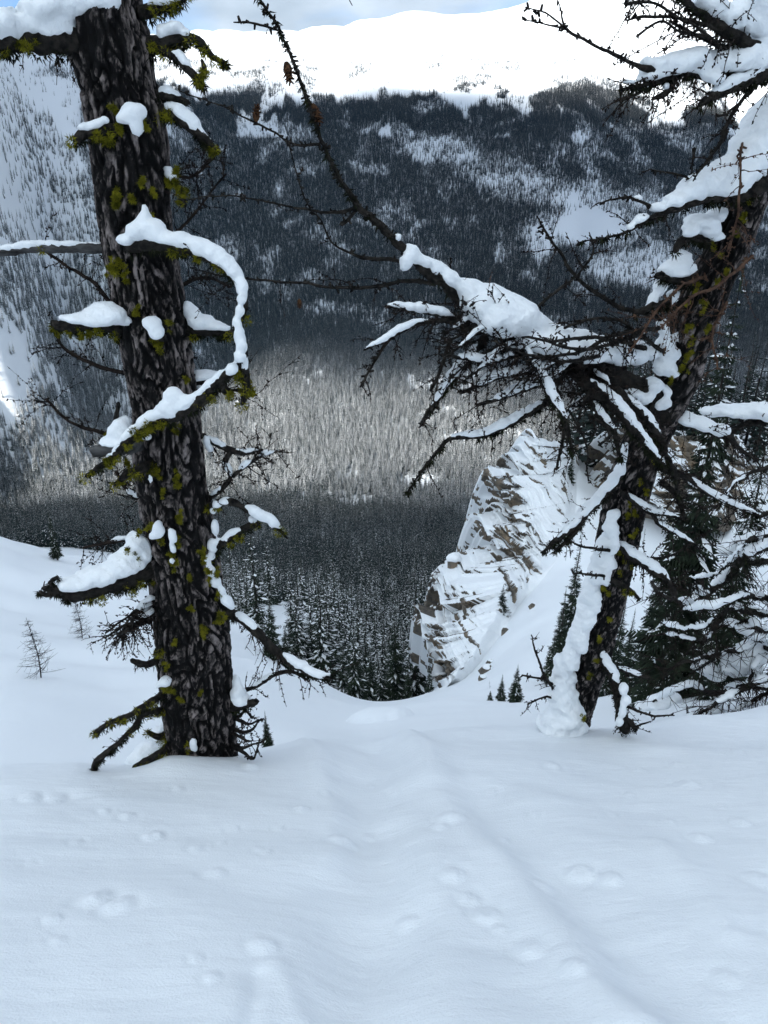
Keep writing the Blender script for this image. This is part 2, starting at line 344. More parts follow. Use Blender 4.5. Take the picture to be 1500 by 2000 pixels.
for a in [(1130, 445, 1480), (1230, 430, 1530), (1080, 470, 1440), (1200, 405, 1600),
          (700, 135, 2150), (560, 118, 2300), (400, 120, 2300), (880, 115, 2250), (1050, 120, 2250), (430, 66, 3000), (530, 76, 3100), (640, 68, 3000), (720, 52, 3000), (850, 30, 3000), (950, 22, 3050), (1020, 2, 3000), (1150, -60, 2900), (1300, -120, 2800), (1200, 60, 2500), (1350, 20, 2500),
          (1480, 200, 2600), (1500, 60, 2700), (1650, -100, 2700), (1420, 262, 1750), (1470, 290, 1900),
          (0, 150, 1150), (0, 300, 1030), (0, 450, 930), (180, 150, 1500), (100, 300, 1180), (180, 430, 1130), (60, 100, 1400), (120, 108, 1750), (200, 100, 2200), (0, 60, 1500), (-200, 0, 1300), (-200, 300, 900), (-200, 700, 700), (300, 95, 2600), (250, 60, 3000), (100, 50, 3000),
          (0, 600, 850), (0, 700, 800), (60, 800, 790), (0, 900, 720), (100, 1000, 600), (100, 600, 1050), (200, 700, 1050), (200, 850, 880), (250, 1000, 640), (0, 1050, 490), (-250, 950, 560)]: cp(*a)
ctrl = np.array(ctrl)
az = np.arctan2(ctrl[:, 0], ctrl[:, 1]); rr = np.hypot(ctrl[:, 0], ctrl[:, 1]); ee = ctrl[:, 2] / rr
extra = []                                           # beyond the frame: shoulders at the sides, the mountain side behind the viewer
for d, L in ((48, [(12, -.75), (50, -.5), (150, -.5), (400, -.42), (900, -.25), (2000, .06), (4000, .12), (6000, .05)]),
             (90, [(12, -.1), (50, -.05), (150, -.02), (400, 0), (900, .05), (2000, .12), (4000, .08), (6000, .03)]),
             (135, [(12, .32), (50, .42), (150, .50), (400, .54), (900, .52), (1300, .4), (2500, .2), (6000, .02)]),
             (180, [(12, .50), (50, .56), (150, .60), (400, .62), (900, .56), (1300, .42), (2500, .2), (6000, .02)])):
    for s in ((1, -1) if d < 180 else (1,)):
        for r, e in L: extra.append((R_(d) * s, r, e))
for d in (-180, 180): 
    for r, e in ((12, .50), (150, .60), (900, .56), (2500, .2)): extra.append((R_(d) * 1.12, r, e))
for d in (-24, -12, 0, 12, 24): extra.append((R_(d), 4600, 0.0)); extra.append((R_(d), 6000, -.01))
extra = np.array(extra)
qa = np.concatenate([az, extra[:, 0]]); qr = np.log(np.concatenate([rr, extra[:, 1]])); qe = np.concatenate([ee, extra[:, 2]])
KA = 3.2
def tps(d2): return .5 * d2 * np.log(d2 + 1e-9)
def solve():
    X = np.stack([qa * KA, qr], 1); n = len(X); D = ((X[:, None] - X[None]) ** 2).sum(-1)
    A = np.zeros((n + 3, n + 3)); A[:n, :n] = tps(D) + np.eye(n) * 4e-4; A[:n, n] = 1; A[:n, n + 1:] = X; A[n, :n] = 1; A[n + 1:, :n] = X.T
    b = np.zeros(n + 3); b[:n] = qe; return X, np.linalg.solve(A, b)
RX, RW = solve()
def e_rbf(a, lr):
    out = np.zeros(a.size); a = a.ravel(); lr = lr.ravel()
    for i in range(0, a.size, 20000):
        Xq = np.stack([a[i:i + 20000] * KA, lr[i:i + 20000]], 1)
        D = (Xq ** 2).sum(1)[:, None] + (RX ** 2).sum(1)[None] - 2 * Xq @ RX.T
        out[i:i + 20000] = tps(np.maximum(D, 0)) @ RW[:-3] + RW[-3] + Xq @ RW[-2:]
    return out
def plines(L): return np.array([plane_hit(x, y)[:2] for x, y in L])
RIDGES = [(plines([(735, 1455), (720, 1550), (705, 1700), (690, 1850), (670, 2080)]), .22, -.11), (plines([(800, 1440), (850, 1530), (930, 1620), (1010, 1720), (1090, 1830), (1200, 2000)]), .13, .08),
          (plines([(870, 1540), (980, 1640), (1070, 1720), (1200, 1830), (1400, 1990)]), .22, -.055), (plines([(590, 1447), (630, 1490), (665, 1560), (640, 1680)]), .09, .035), (plines([(1060, 1560), (1200, 1640), (1400, 1740), (1560, 1900)]), .22, .03),
          (plines([(840, 1560), (850, 1700), (860, 1850), (850, 2050)]), .14, .03), (plines([(490, 1900), (495, 2040)]), .03, -.02), (plines([(520, 1880), (590, 1980), (640, 2060)]), .04, .018), (plines([(1280, 1650), (1390, 1770), (1440, 1830)]), .06, .022)]
LUMPS = [(185, 1755, 25), (232, 1775, 24), (515, 1845, 22), (420, 1703, 18), (300, 1625, 16), (250, 1592, 12), (383, 1650, 12), (110, 1560, 15), (60, 1560, 14), (205, 1585, 9), (455, 1610, 10), (432, 1638, 8), (405, 1648, 7), (490, 1500, 12), (520, 1660, 10),
         (670, 1625, 20), (720, 1600, 10), (590, 1572, 12), (505, 1655, 9), (545, 1607, 9), (880, 1600, 22), (858, 1618, 14), (985, 1632, 10), (885, 1715, 20), (918, 1755, 18), (950, 1785, 22), (795, 1775, 17), (975, 1812, 12), (1033, 1858, 22), (1120, 1910, 20),
         (1135, 1700, 22), (1065, 1725, 18), (1190, 1715, 20), (1448, 1603, 16), (1370, 1633, 17), (1345, 1527, 18), (1325, 1492, 12), (1250, 1498, 10), (1080, 1499, 12), (1485, 1720, 24), (1150, 1868, 12), (1420, 1905, 20), (1230, 1545, 8), (960, 1540, 9), (1045, 1588, 8), (1410, 1570, 8), (105, 1797, 14), (115, 1840, 12), (385, 1875, 12), (415, 1912, 14),
         (1310, 1600, 9), (1440, 1470, 10), (640, 1540, 8), (350, 1540, 9), (150, 1640, 10), (60, 1680, 8), (770, 1530, 9), (725, 1512, 7), (1200, 1585, 8)]
LP = np.array([plane_hit(x, y)[:2] for x, y, s in LUMPS]); LS = np.array([s * 1.25 * plane_hit(x, y)[1] / ray(x, y)[1] / F for x, y, s in LUMPS])
def dist_poly(x, y, L):
    d = np.full(x.shape, 9.0)
    for (ax_, ay), (bx, by) in zip(L[:-1], L[1:]):
        vx, vy = bx - ax_, by - ay; t = np.clip(((x - ax_) * vx + (y - ay) * vy) / (vx * vx + vy * vy), 0, 1)
        d = np.minimum(d, np.hypot(x - ax_ - t * vx, y - ay - t * vy))
    return d
TB = P(396, 1485, 4.4)
def height(x, y, fine=True):
    x = np.asarray(x, float); y = np.asarray(y, float); sh = x.shape; x = x.ravel(); y = y.ravel()
    r = np.hypot(x, y) + 1e-6; a = np.arctan2(x, y); z = e_rbf(a, np.log(np.maximum(r, 3.))) * r
    zp = -1.6 - SLOPE * y; k = sstep(3.2, 4.6, r); z = zp * (1 - k) + z * k
    z += sstep(120, 500, r) * (11 * fbm(x / 420, y / 420, 3, 3) + 4.0 * fbm(x / 90, y / 90, 3, 9)) * (.35 + 1.3 * sstep(1900, 2600, r))
    z += sstep(2050, 2600, r) * 15 * fbm(x / 210, y / 300, 3, 14)
    gl = 1 - .85 * np.exp(-((x / r - .02) / .11) ** 2) * sstep(20, 35, r)
    z += gl * sstep(9, 25, r) * (1 - sstep(200, 400, r)) * (.75 * fbm(x / 11, y / 9, 3, 21) + sstep(12, 30, r) * 1.0 * vnoise(x / 15 + 3, y / 11, 27) + .05 * fbm(x / 2.5, y / 2.5, 3, 25))
    mx_, my_ = P(742, 1432, 20)[:2]; qd = np.hypot((x - mx_) / 1.0, (y - my_) / 1.4); z += .42 * np.clip(1 - qd ** 2, 0, 1) ** .6 * (1 + .3 * vnoise(x * 2.1, y * 2.1, 66))
    if fine:
        k = 1 - sstep(7, 10, r); m = (k > 0) & (y > -1)
        xs, ys = x[m], y[m]; d = .035 * fbm(xs / .9, ys / .7, 3, 31) + .0036 * fbm(xs / .20, ys / .09, 3, 37) + .09 * np.exp(-((xs - TB[0]) ** 2 + (ys - TB[1] + .26) ** 2) / .09)
        for L, wd, h in RIDGES: d = d + 1.05 * h * np.exp(-(dist_poly(xs + .05 * fbm(xs * 2, ys * 2, 2, 40), ys, L) / wd) ** 2)
        for (lx, ly), s in zip(LP, LS):
            q = ((xs - lx) ** 2 + ((ys - ly) * .95) ** 2) / s ** 2
            near = q < 9
            d[near] += (s * .30 * np.exp(-q[near] ** 1.6 * 1.2) * (1 + .5 * fbm(xs[near] / s * 1.5, ys[near] / s * 1.5, 2, 44)) - s * .13 * np.exp(-((np.sqrt(q[near]) - 1.3) / .45) ** 2))
        z[m] += d * k[m]
    return z.reshape(sh)
def build_ground():
    th = np.concatenate([np.linspace(-math.pi, -.62, 60, endpoint=False), np.linspace(-.62, .62, 430, endpoint=False), np.linspace(.62, math.pi, 60, endpoint=False)])
    r = np.concatenate([np.geomspace(.35, 9, 330, endpoint=False), np.geomspace(9, 6000, 430)])
    A, Rg = np.meshgrid(th, r); X = np.sin(A) * Rg; Y = np.cos(A) * Rg; Z = height(X, Y)
    nr, na = A.shape
    i = np.arange(nr - 1)[:, None] * na; j = np.arange(na)[None]; k = (j + 1) % na
    Q = np.stack([i + j, i + k, i + na + k, i + na + j], -1).reshape(-1, 4)[:, ::-1]
    V = np.stack([X, Y, Z], -1).reshape(-1, 3); V = np.concatenate([V, [[0, 0, -1.6]]])
    me_q = mesh_from('snow_ground', V, Q, [M_GROUND])
    o = mobj('snow_ground', me_q); o['kind'] = 'structure'
    return th, r, Z / Rg
TH, RG, EG = build_ground()
ECUM = np.maximum.accumulate(EG, axis=0)
def visible_e(x, y):                                     # steepest sight line already blocked nearer than (x, y)
    a = np.arctan2(x, y); r = np.hypot(x, y); i = np.clip(np.searchsorted(TH, a), 0, len(TH) - 1); j = np.clip(np.searchsorted(RG, r * .97) - 1, 0, len(RG) - 1)
    return ECUM[j, i]

# ---------------------------------------------------------------- the cloud that shades the upper forest
def build_cloud():
    tgt = np.array([0., 830., -300.]); t = (1180 - tgt[2]) / sund.z; c = tgt + t * np.array(sund); RXc, RYc = 2300, 1530
    n, mth = 64, 24; th = np.linspace(0, 2 * np.pi, n, endpoint=False); ph = np.linspace(0, np.pi, mth)
    PH, TH_ = np.meshgrid(ph, th, indexing='ij'); x = np.sin(PH) * np.cos(TH_); y = np.sin(PH) * np.sin(TH_); z = np.cos(PH)
    s = 1 + .08 * fbm(x * 3 + 5, y * 3 + z * 2, 3, 61); V = np.stack([x * RXc * s, y * RYc * s, z * 80 * s], -1).reshape(-1, 3)
    i = np.arange(mth - 1)[:, None] * n; j = np.arange(n)[None]; k = (j + 1) % n
    Q = np.stack([i + j, i + n + j, i + n + k, i + k], -1).reshape(-1, 4)
    m = bpy.data.materials.new('cloud'); m.use_nodes = True; nt = m.node_tree; nt.nodes.clear()
    tc = node(nt, 'ShaderNodeTexCoord'); nn = node(nt, 'ShaderNodeTexNoise', Scale=.0055, Detail=5, Roughness=.55); nt.links.new(tc.outputs['Object'], nn.inputs['Vector'])
    def blob(cx, cy, rx, ry, a, b_, amp):
        mp = node(nt, 'ShaderNodeMapping'); mp.inputs['Scale'].default_value = (1 / rx, 1 / ry, 0); mp.inputs['Location'].default_value = (-cx / rx, -cy / ry, 0); nt.links.new(tc.outputs['Object'], mp.inputs[0])
        ln = node(nt, 'ShaderNodeVectorMath', operation='LENGTH'); nt.links.new(mp.outputs[0], ln.inputs[0])
        ad = node(nt, 'ShaderNodeMath', operation='MULTIPLY_ADD'); ad.inputs[1].default_value = amp; nt.links.new(nn.outputs['Fac'], ad.inputs[0]); nt.links.new(ln.outputs['Value'], ad.inputs[2])
        mr = node(nt, 'ShaderNodeMapRange', interpolation_type='SMOOTHSTEP'); mr.inputs['From Min'].default_value = a + amp / 2; mr.inputs['From Max'].default_value = b_ + amp / 2; nt.links.new(ad.outputs[0], mr.inputs['Value']); return mr.outputs[0]
    al = blob(0, 0, RXc, RYc, 1.06, .80, .3)
    for hx, hy, hz, rx, ry, st in CLOUD_GAPS:                      # gaps let the sun down on the valley floor and the slope at the left
        d = (1180 - hz) / sund.z; q = np.array([hx, hy, hz]) + d * np.array(sund) - c
        g = blob(q[0], q[1], rx, ry, 1.25, .3, .85); mu = node(nt, 'ShaderNodeMath', operation='MULTIPLY'); mu.inputs[1].default_value = st; nt.links.new(g, mu.inputs[0])
        sb = node(nt, 'ShaderNodeMath', operation='SUBTRACT', use_clamp=True); nt.links.new(al, sb.inputs[0]); nt.links.new(mu.outputs[0], sb.inputs[1]); al = sb.outputs[0]
    df = node(nt, 'ShaderNodeBsdfDiffuse'); df.inputs['Color'].default_value = (.9, .9, .92, 1); tr = node(nt, 'ShaderNodeBsdfTranslucent'); tr.inputs['Color'].default_value = (.90, .95, .98, 1)
    m1 = node(nt, 'ShaderNodeMixShader', Fac=.74); nt.links.new(df.outputs[0], m1.inputs[1]); nt.links.new(tr.outputs[0], m1.inputs[2])
    tp = node(nt, 'ShaderNodeBsdfTransparent'); m2 = node(nt, 'ShaderNodeMixShader'); nt.links.new(al, m2.inputs[0]); nt.links.new(tp.outputs[0], m2.inputs[1]); nt.links.new(m1.outputs[0], m2.inputs[2])
    ou = node(nt, 'ShaderNodeOutputMaterial'); nt.links.new(m2.outputs[0], ou.inputs[0])
    o = mobj('sky_cloud', mesh_from('sky_cloud', V, Q, [m])); o.location = c; o['kind'] = 'structure'
CLOUD_GAPS = [(*P(630, 830, 980), 430, 330, 1.0), (*P(20, 740, 800), 230, 340, 1.0), (*P(230, 900, 870), 280, 270, .75), (*P(920, 850, 930), 200, 210, .45)]
build_cloud()

# ---------------------------------------------------------------- the air of the valley
def build_haze():
    V = [(x, y, z) for z in (-1050, 1000) for x, y in ((-6300, -6300), (6300, -6300), (6300, 6300), (-6300, 6300))]
    me = mesh_from('haze', V, [(3, 2, 1, 0), (4, 5, 6, 7), (0, 1, 5, 4), (1, 2, 6, 5), (2, 3, 7, 6), (3, 0, 4, 7)], smooth=False)
    m = bpy.data.materials.new('haze'); m.use_nodes = True; nt = m.node_tree; nt.nodes.clear(); v = node(nt, 'ShaderNodeVolumePrincipled', Density=HAZE); v.inputs['Color'].default_value = (.42, .72, 1, 1); v.inputs['Anisotropy'].default_value = .2
    ou = node(nt, 'ShaderNodeOutputMaterial'); nt.links.new(v.outputs[0], ou.inputs['Volume']); me.materials.append(m); mobj('haze', me, None, 'stuff')
HAZE = 5.5e-5
build_haze()
# ---------------------------------------------------------------- conifers
def spruce_meshes(seed, H, W, tiers, per, detail, snow, needle=None, pad=1.):
    """narrow spruce of height H, crown half-width W: (trunk, crown, snow) builders in local space"""
    g = np.random.default_rng(seed); tk, crn, sn = MB(), MB(), MB()
    hh = np.linspace(0, H, 7); tube(tk, np.stack([.012 * H * np.sin(hh * .7 + seed) * (hh / H), 0 * hh, hh - .3], 1), np.linspace(.014 * H + .02, .008, 7), 5)
    for i in range(tiers):
        f = (i + .3 * g.random()) / tiers; z = H * (.06 + .93 * f)
        L0 = W * (1 - f) ** .8 * (.72 + .5 * g.random()) + .03 * W
        n = max(3, int(per * (1 - .5 * f))); a0 = g.random() * 7
        for j in range(n):
            if g.random() < .10: continue
            a = a0 + j * 2 * np.pi / n + g.normal(0, .25); L = L0 * g.uniform(.55, 1.15); dr = L * g.uniform(.25, .6) * (1.1 - .8 * f)
            d = np.array([math.cos(a), math.sin(a), 0]); s = np.array([-d[1], d[0], 0])
            def pt(t): return d * L * t + np.array([0, 0, z + .10 * L * t - dr * t ** 1.5 + dr * .25 * t ** 4])
            if detail:
                m_ = max(4, int(detail * (L / W + .25)))
                base = pt(0); 
                for q in range(m_):
                    t = (q + .7) / m_; p = pt(t); wq = L * (.34 * (1 - t) ** .7 + .07) * g.uniform(.7, 1.2)
                    for sg in (-1, 1):
                        tip = p + s * sg * wq + d * wq * .75 - np.array([0, 0, wq * g.uniform(.25, .7)])
                        b0 = p - d * .16 * wq; b1 = p + d * .22 * wq; mid = (p + tip) / 2
                        crn.add([b0, b1, tip, mid - np.array([0, 0, .3 * wq])], T=[(0, 1, 2), (0, 3, 2)])
                        if snow and g.random() < snow * .7:
                            f_ = .55 * pad; u = np.array([0, 0, .05 * wq + .012]); e0 = p + (tip - p) * g.uniform(.15, .5); sd = d * .13 * wq * pad; ax_ = (tip - p) * .22 * pad; sn.add([e0 - ax_ + u, e0 + sd + u * .6, e0 + ax_ + u * .4, e0 - sd + u * .6, e0 + u * (1.2 + .9 * pad)], T=[(0, 1, 4), (1, 2, 4), (2, 3, 4), (3, 0, 4)])
            else:
                wq = L * .30; p0, p1, p2 = pt(.05), pt(.6), pt(1)
                crn.add([p0, p1 + s * wq, p2, p1 - s * wq, p1 - np.array([0, 0, .32 * L])], T=[(0, 1, 2), (0, 2, 3), (0, 4, 2)])
            if g.random() < snow:
                t0, t1 = g.uniform(.1, .4), g.uniform(.75, 1.02); wq = (L * g.uniform(.10, .22) + .01 * W) * pad; pa, pb, pc = pt(t0), pt((t0 + t1) / 2), pt(t1); u = np.array([0, 0, .35 * wq + .02])
                sn.add([pa + u * .3, pb + s * wq + u * .2, pc + u * .3, pb - s * wq + u * .2, pb + u * 1.5], T=[(0, 1, 4), (1, 2, 4), (2, 3, 4), (3, 0, 4)])
    t = H * .995; crn.add([[.02 * W, 0, t - .06 * H], [-.02 * W, .03 * W, t - .06 * H], [0, -.03 * W, t - .06 * H], [0, 0, H * 1.03]], T=[(0, 1, 3), (1, 2, 3), (2, 0, 3)])
    return tk, crn, sn
def spruce_set(seed, H, W, tiers, per, detail, snow, pad=.55):
    tk, c, s = spruce_meshes(seed, H, W, tiers, per, detail, snow, pad=pad)
    return tk.mesh('trunk', [M_TRUNK]), c.mesh('crown', [M_NEEDLE], False), (s.mesh('snow_load', [M_SNOW], False) if s.n else None)
def place_spruce(ms, loc, scale, rz, label, group, sx=None):
    e = empty('spruce_tree', loc, label, 'tree', group); e.rotation_euler = (0, 0, rz); e.scale = (sx or scale, sx or scale, scale)
    mobj('trunk', ms[0], e); mobj('crown', ms[1], e)
    if ms[2]: mobj('snow_load', ms[2], e, 'stuff')
    return e

# ---------------------------------------------------------------- the forest on the far side of the valley
def forest():
    n = 520000; Y = np.concatenate([np.sqrt(rng.uniform(95 ** 2, 2350 ** 2, n)), np.sqrt(rng.uniform(1150 ** 2, 1980 ** 2, 300000)), np.sqrt(rng.uniform(95 ** 2, 700 ** 2, 30000))]); n = len(Y); X = rng.uniform(-1, 1, n) * (.62 * Y + 10)
    Z = height(X, Y, False); px, py = project(X, Y, Z)
    ok = (px > -140) & (px < 1640); X, Y, Z, px, py = (a[ok] for a in (X, Y, Z, px, py))
    nz = fbm(X / 70, Y / 70, 3, 71); n1 = fbm(X / 22, Y / 22, 2, 77)
    dens = np.full(len(X), 1.0)
    def ell(cx, cy, rx, ry, soft=.38): return 1 - sstep(1 - soft, 1 + soft, np.hypot((px - cx) / rx, (py - cy) / ry) + .2 * nz)
    for cx, cy, rx, ry, k in [(1140, 445, 105, 40, 1), (1060, 470, 30, 40, .9), (870, 295, 70, 26, .75), (960, 330, 90, 30, .62), (1060, 370, 110, 28, .6), (1180, 395, 110, 24, .7), (1130, 270, 16, 12, .9), (910, 230, 10, 8, .9),
                              (1240, 520, 90, 36, .85), (1150, 380, 50, 30, .5), (820, 943, 42, 14, .95), (690, 985, 40, 12, .85), (620, 968, 60, 10, .7), (520, 965, 40, 14, .6), (740, 975, 30, 8, .8), (20, 730, 55, 110, .93), (160, 985, 14, 22, .7), (15, 990, 12, 18, .8),
                              (565, 1235, 85, 52, 1), (545, 370, 8, 18, .8), (640, 440, 7, 12, .7), (620, 730, 12, 20, .6), (840, 210, 40, 12, .6), (560, 170, 90, 18, .7), (1300, 440, 80, 60, .3), (430, 180, 50, 10, .7)]:
        dens *= 1 - k * ell(cx, cy, rx, ry)
    left = (1 - sstep(130, 200, px + 50 * nz)) * (1 - sstep(400, 500, py + .2 * px))         # open avalanche slope high on the left
    dens *= 1 - left * np.clip(.70 + .5 * nz + .3 * n1, .1, .97)
    cl = fbm(X / 55, Y / 110, 3, 91)
    tl = 174 + 44 * fbm(px / 100, px * 0 + 2.2, 3, 81) + np.where(px > 1150, (px - 1150) * .2, 0)                # tree line
    below = sstep(-6, 8, py - tl); clump = sstep(.08, .36, cl) * sstep(92, 150, py) * .5 + .012
    dens *= below + (1 - below) * clump; dens *= np.where(py < 92, .15, 1)
    dens *= np.where((py < 270) & (py > 150), 1 - .95 * sstep(.34, .46, -cl), 1)
    far = sstep(300, 1000, Y); dens *= .5 + .5 * far; dens *= np.where((px < 430) & (Y < 430), 0, 1) * np.where(Y < 210, .55, 1)
    dens *= np.clip(1.0 + .9 * fbm(X / 38, Y / 38, 3, 101), .35, 1)
    keep = rng.random(len(X)) < dens; X, Y, Z, px, py, nz = (a[keep] for a in (X, Y, Z, px, py, nz))
    hgt = np.where(py > 240, rng.uniform(10.5, 19, len(X)) * (1 - .32 * sstep(950, 1500, Y)), np.clip(7 + (py - 120) / 120 * 8, 3.2, 16) * rng.uniform(.5, 1.2, len(X)))
    ln = np.exp(rng.normal(0, .12, len(X))); hgt = hgt * ln * np.where((px < 230) & (py < 500), .72, 1)
    r = np.hypot(X, Y); vis = (Z + hgt) / r > visible_e(X, Y)
    tx, ty = project(X, Y, Z + hgt); r1 = (ty > 1000) & (px > 905) | (ty > 900) & (px > 1100) | (tx > 1600) | (tx < -80)
    keep = vis & ~r1; X, Y, Z, hgt, px, py = (a[keep] for a in (X, Y, Z, hgt, px, py))
    size = hgt / Y
    # the trees nearest the gully, one by one
    sil = np.interp(py, [870, 1000, 1100, 1200, 1330], [1040, 945, 890, 835, 815]); vv = (px < sil) & (px > 430)
    order = np.argsort(-(size * np.where(vv, 1, .01))); near = order[:300]
    sets = [spruce_set(400 + i, 16, 1.75 + .2 * (i % 3), 28, 9, 5, .4, .7) for i in range(5)]
    for q, i in enumerate(near):
        place_spruce(sets[q % 5], (X[i], Y[i], Z[i]), hgt[i] / 16 * .9, rng.uniform(0, 6.3), 'snow dusted spruce among the nearest rows of the dense valley forest', 'nearest spruces of the valley forest', hgt[i] / 16 * rng.uniform(.9, 1.2))
    rest = np.ones(len(X), bool); rest[near] = False; X, Y, Z, hgt = (a[rest] for a in (X, Y, Z, hgt))
    vc = bpy.data.collections.new('forest_kinds')
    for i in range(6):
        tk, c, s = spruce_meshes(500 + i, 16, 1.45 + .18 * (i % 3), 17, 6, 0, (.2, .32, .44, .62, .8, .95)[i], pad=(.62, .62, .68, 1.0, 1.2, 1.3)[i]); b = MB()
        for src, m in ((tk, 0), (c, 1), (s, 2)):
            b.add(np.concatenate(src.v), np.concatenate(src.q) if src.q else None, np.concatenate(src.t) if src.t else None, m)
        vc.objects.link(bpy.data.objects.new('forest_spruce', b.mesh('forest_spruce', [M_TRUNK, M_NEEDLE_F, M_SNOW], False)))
    me = bpy.data.meshes.new('forest'); N = len(X); me.vertices.add(N); me.vertices.foreach_set('co', np.stack([X, Y, Z - .2], 1).astype(np.float32).ravel())
    wd = hgt / 16 * rng.uniform(.8, 1.25, N)
    for nm, tp, dat in (('scl', 'FLOAT_VECTOR', np.stack([wd, wd, hgt / 16], 1)), ('rot', 'FLOAT_VECTOR', np.stack([rng.normal(0, .025, N), rng.normal(0, .025, N), rng.uniform(0, 6.3, N)], 1))):
        me.attributes.new(nm, tp, 'POINT').data.foreach_set('vector', dat.astype(np.float32).ravel())
    me.attributes.new('kind_index', 'INT', 'POINT').data.foreach_set('value', np.clip(rng.integers(0, 3, N) + np.round(3.2 * sstep(380, 860, Y + 120 * fbm(X / 90, Y / 90, 2, 97)) * (1 - sstep(1080, 1340, Y)) * rng.uniform(.6, 1, N)), 0, 5).astype(np.int32))   # whiter, snowier kinds in the sunlit band: sun brightness put into the trees' colour
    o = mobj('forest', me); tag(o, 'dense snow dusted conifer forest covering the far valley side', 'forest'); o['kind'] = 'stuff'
    ng = bpy.data.node_groups.new('forest', 'GeometryNodeTree'); ng.interface.new_socket('Geometry', in_out='INPUT', socket_type='NodeSocketGeometry'); ng.interface.new_socket('Geometry', in_out='OUTPUT', socket_type='NodeSocketGeometry')
    gi = ng.nodes.new('NodeGroupInput'); go = ng.nodes.new('NodeGroupOutput'); ip = ng.nodes.new('GeometryNodeInstanceOnPoints'); ci = ng.nodes.new('GeometryNodeCollectionInfo')
    ci.inputs['Collection'].default_value = vc; ci.inputs['Separate Children'].default_value = True; ci.inputs['Reset Children'].default_value = True; ip.inputs['Pick Instance'].default_value = True
    def attr(nm, t): a = ng.nodes.new('GeometryNodeInputNamedAttribute'); a.data_type = t; a.inputs['Name'].default_value = nm; return a.outputs['Attribute']
    L = ng.links; L.new(gi.outputs[0], ip.inputs['Points']); L.new(ci.outputs[0], ip.inputs['Instance']); L.new(attr('scl', 'FLOAT_VECTOR'), ip.inputs['Scale'])
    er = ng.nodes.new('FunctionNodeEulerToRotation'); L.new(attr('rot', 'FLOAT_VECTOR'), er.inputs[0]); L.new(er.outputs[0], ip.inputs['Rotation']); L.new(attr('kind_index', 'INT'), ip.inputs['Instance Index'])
    L.new(ip.outputs[0], go.inputs[0]); md = o.modifiers.new('scatter', 'NODES'); md.node_group = ng
    print('forest trees', N)
forest()

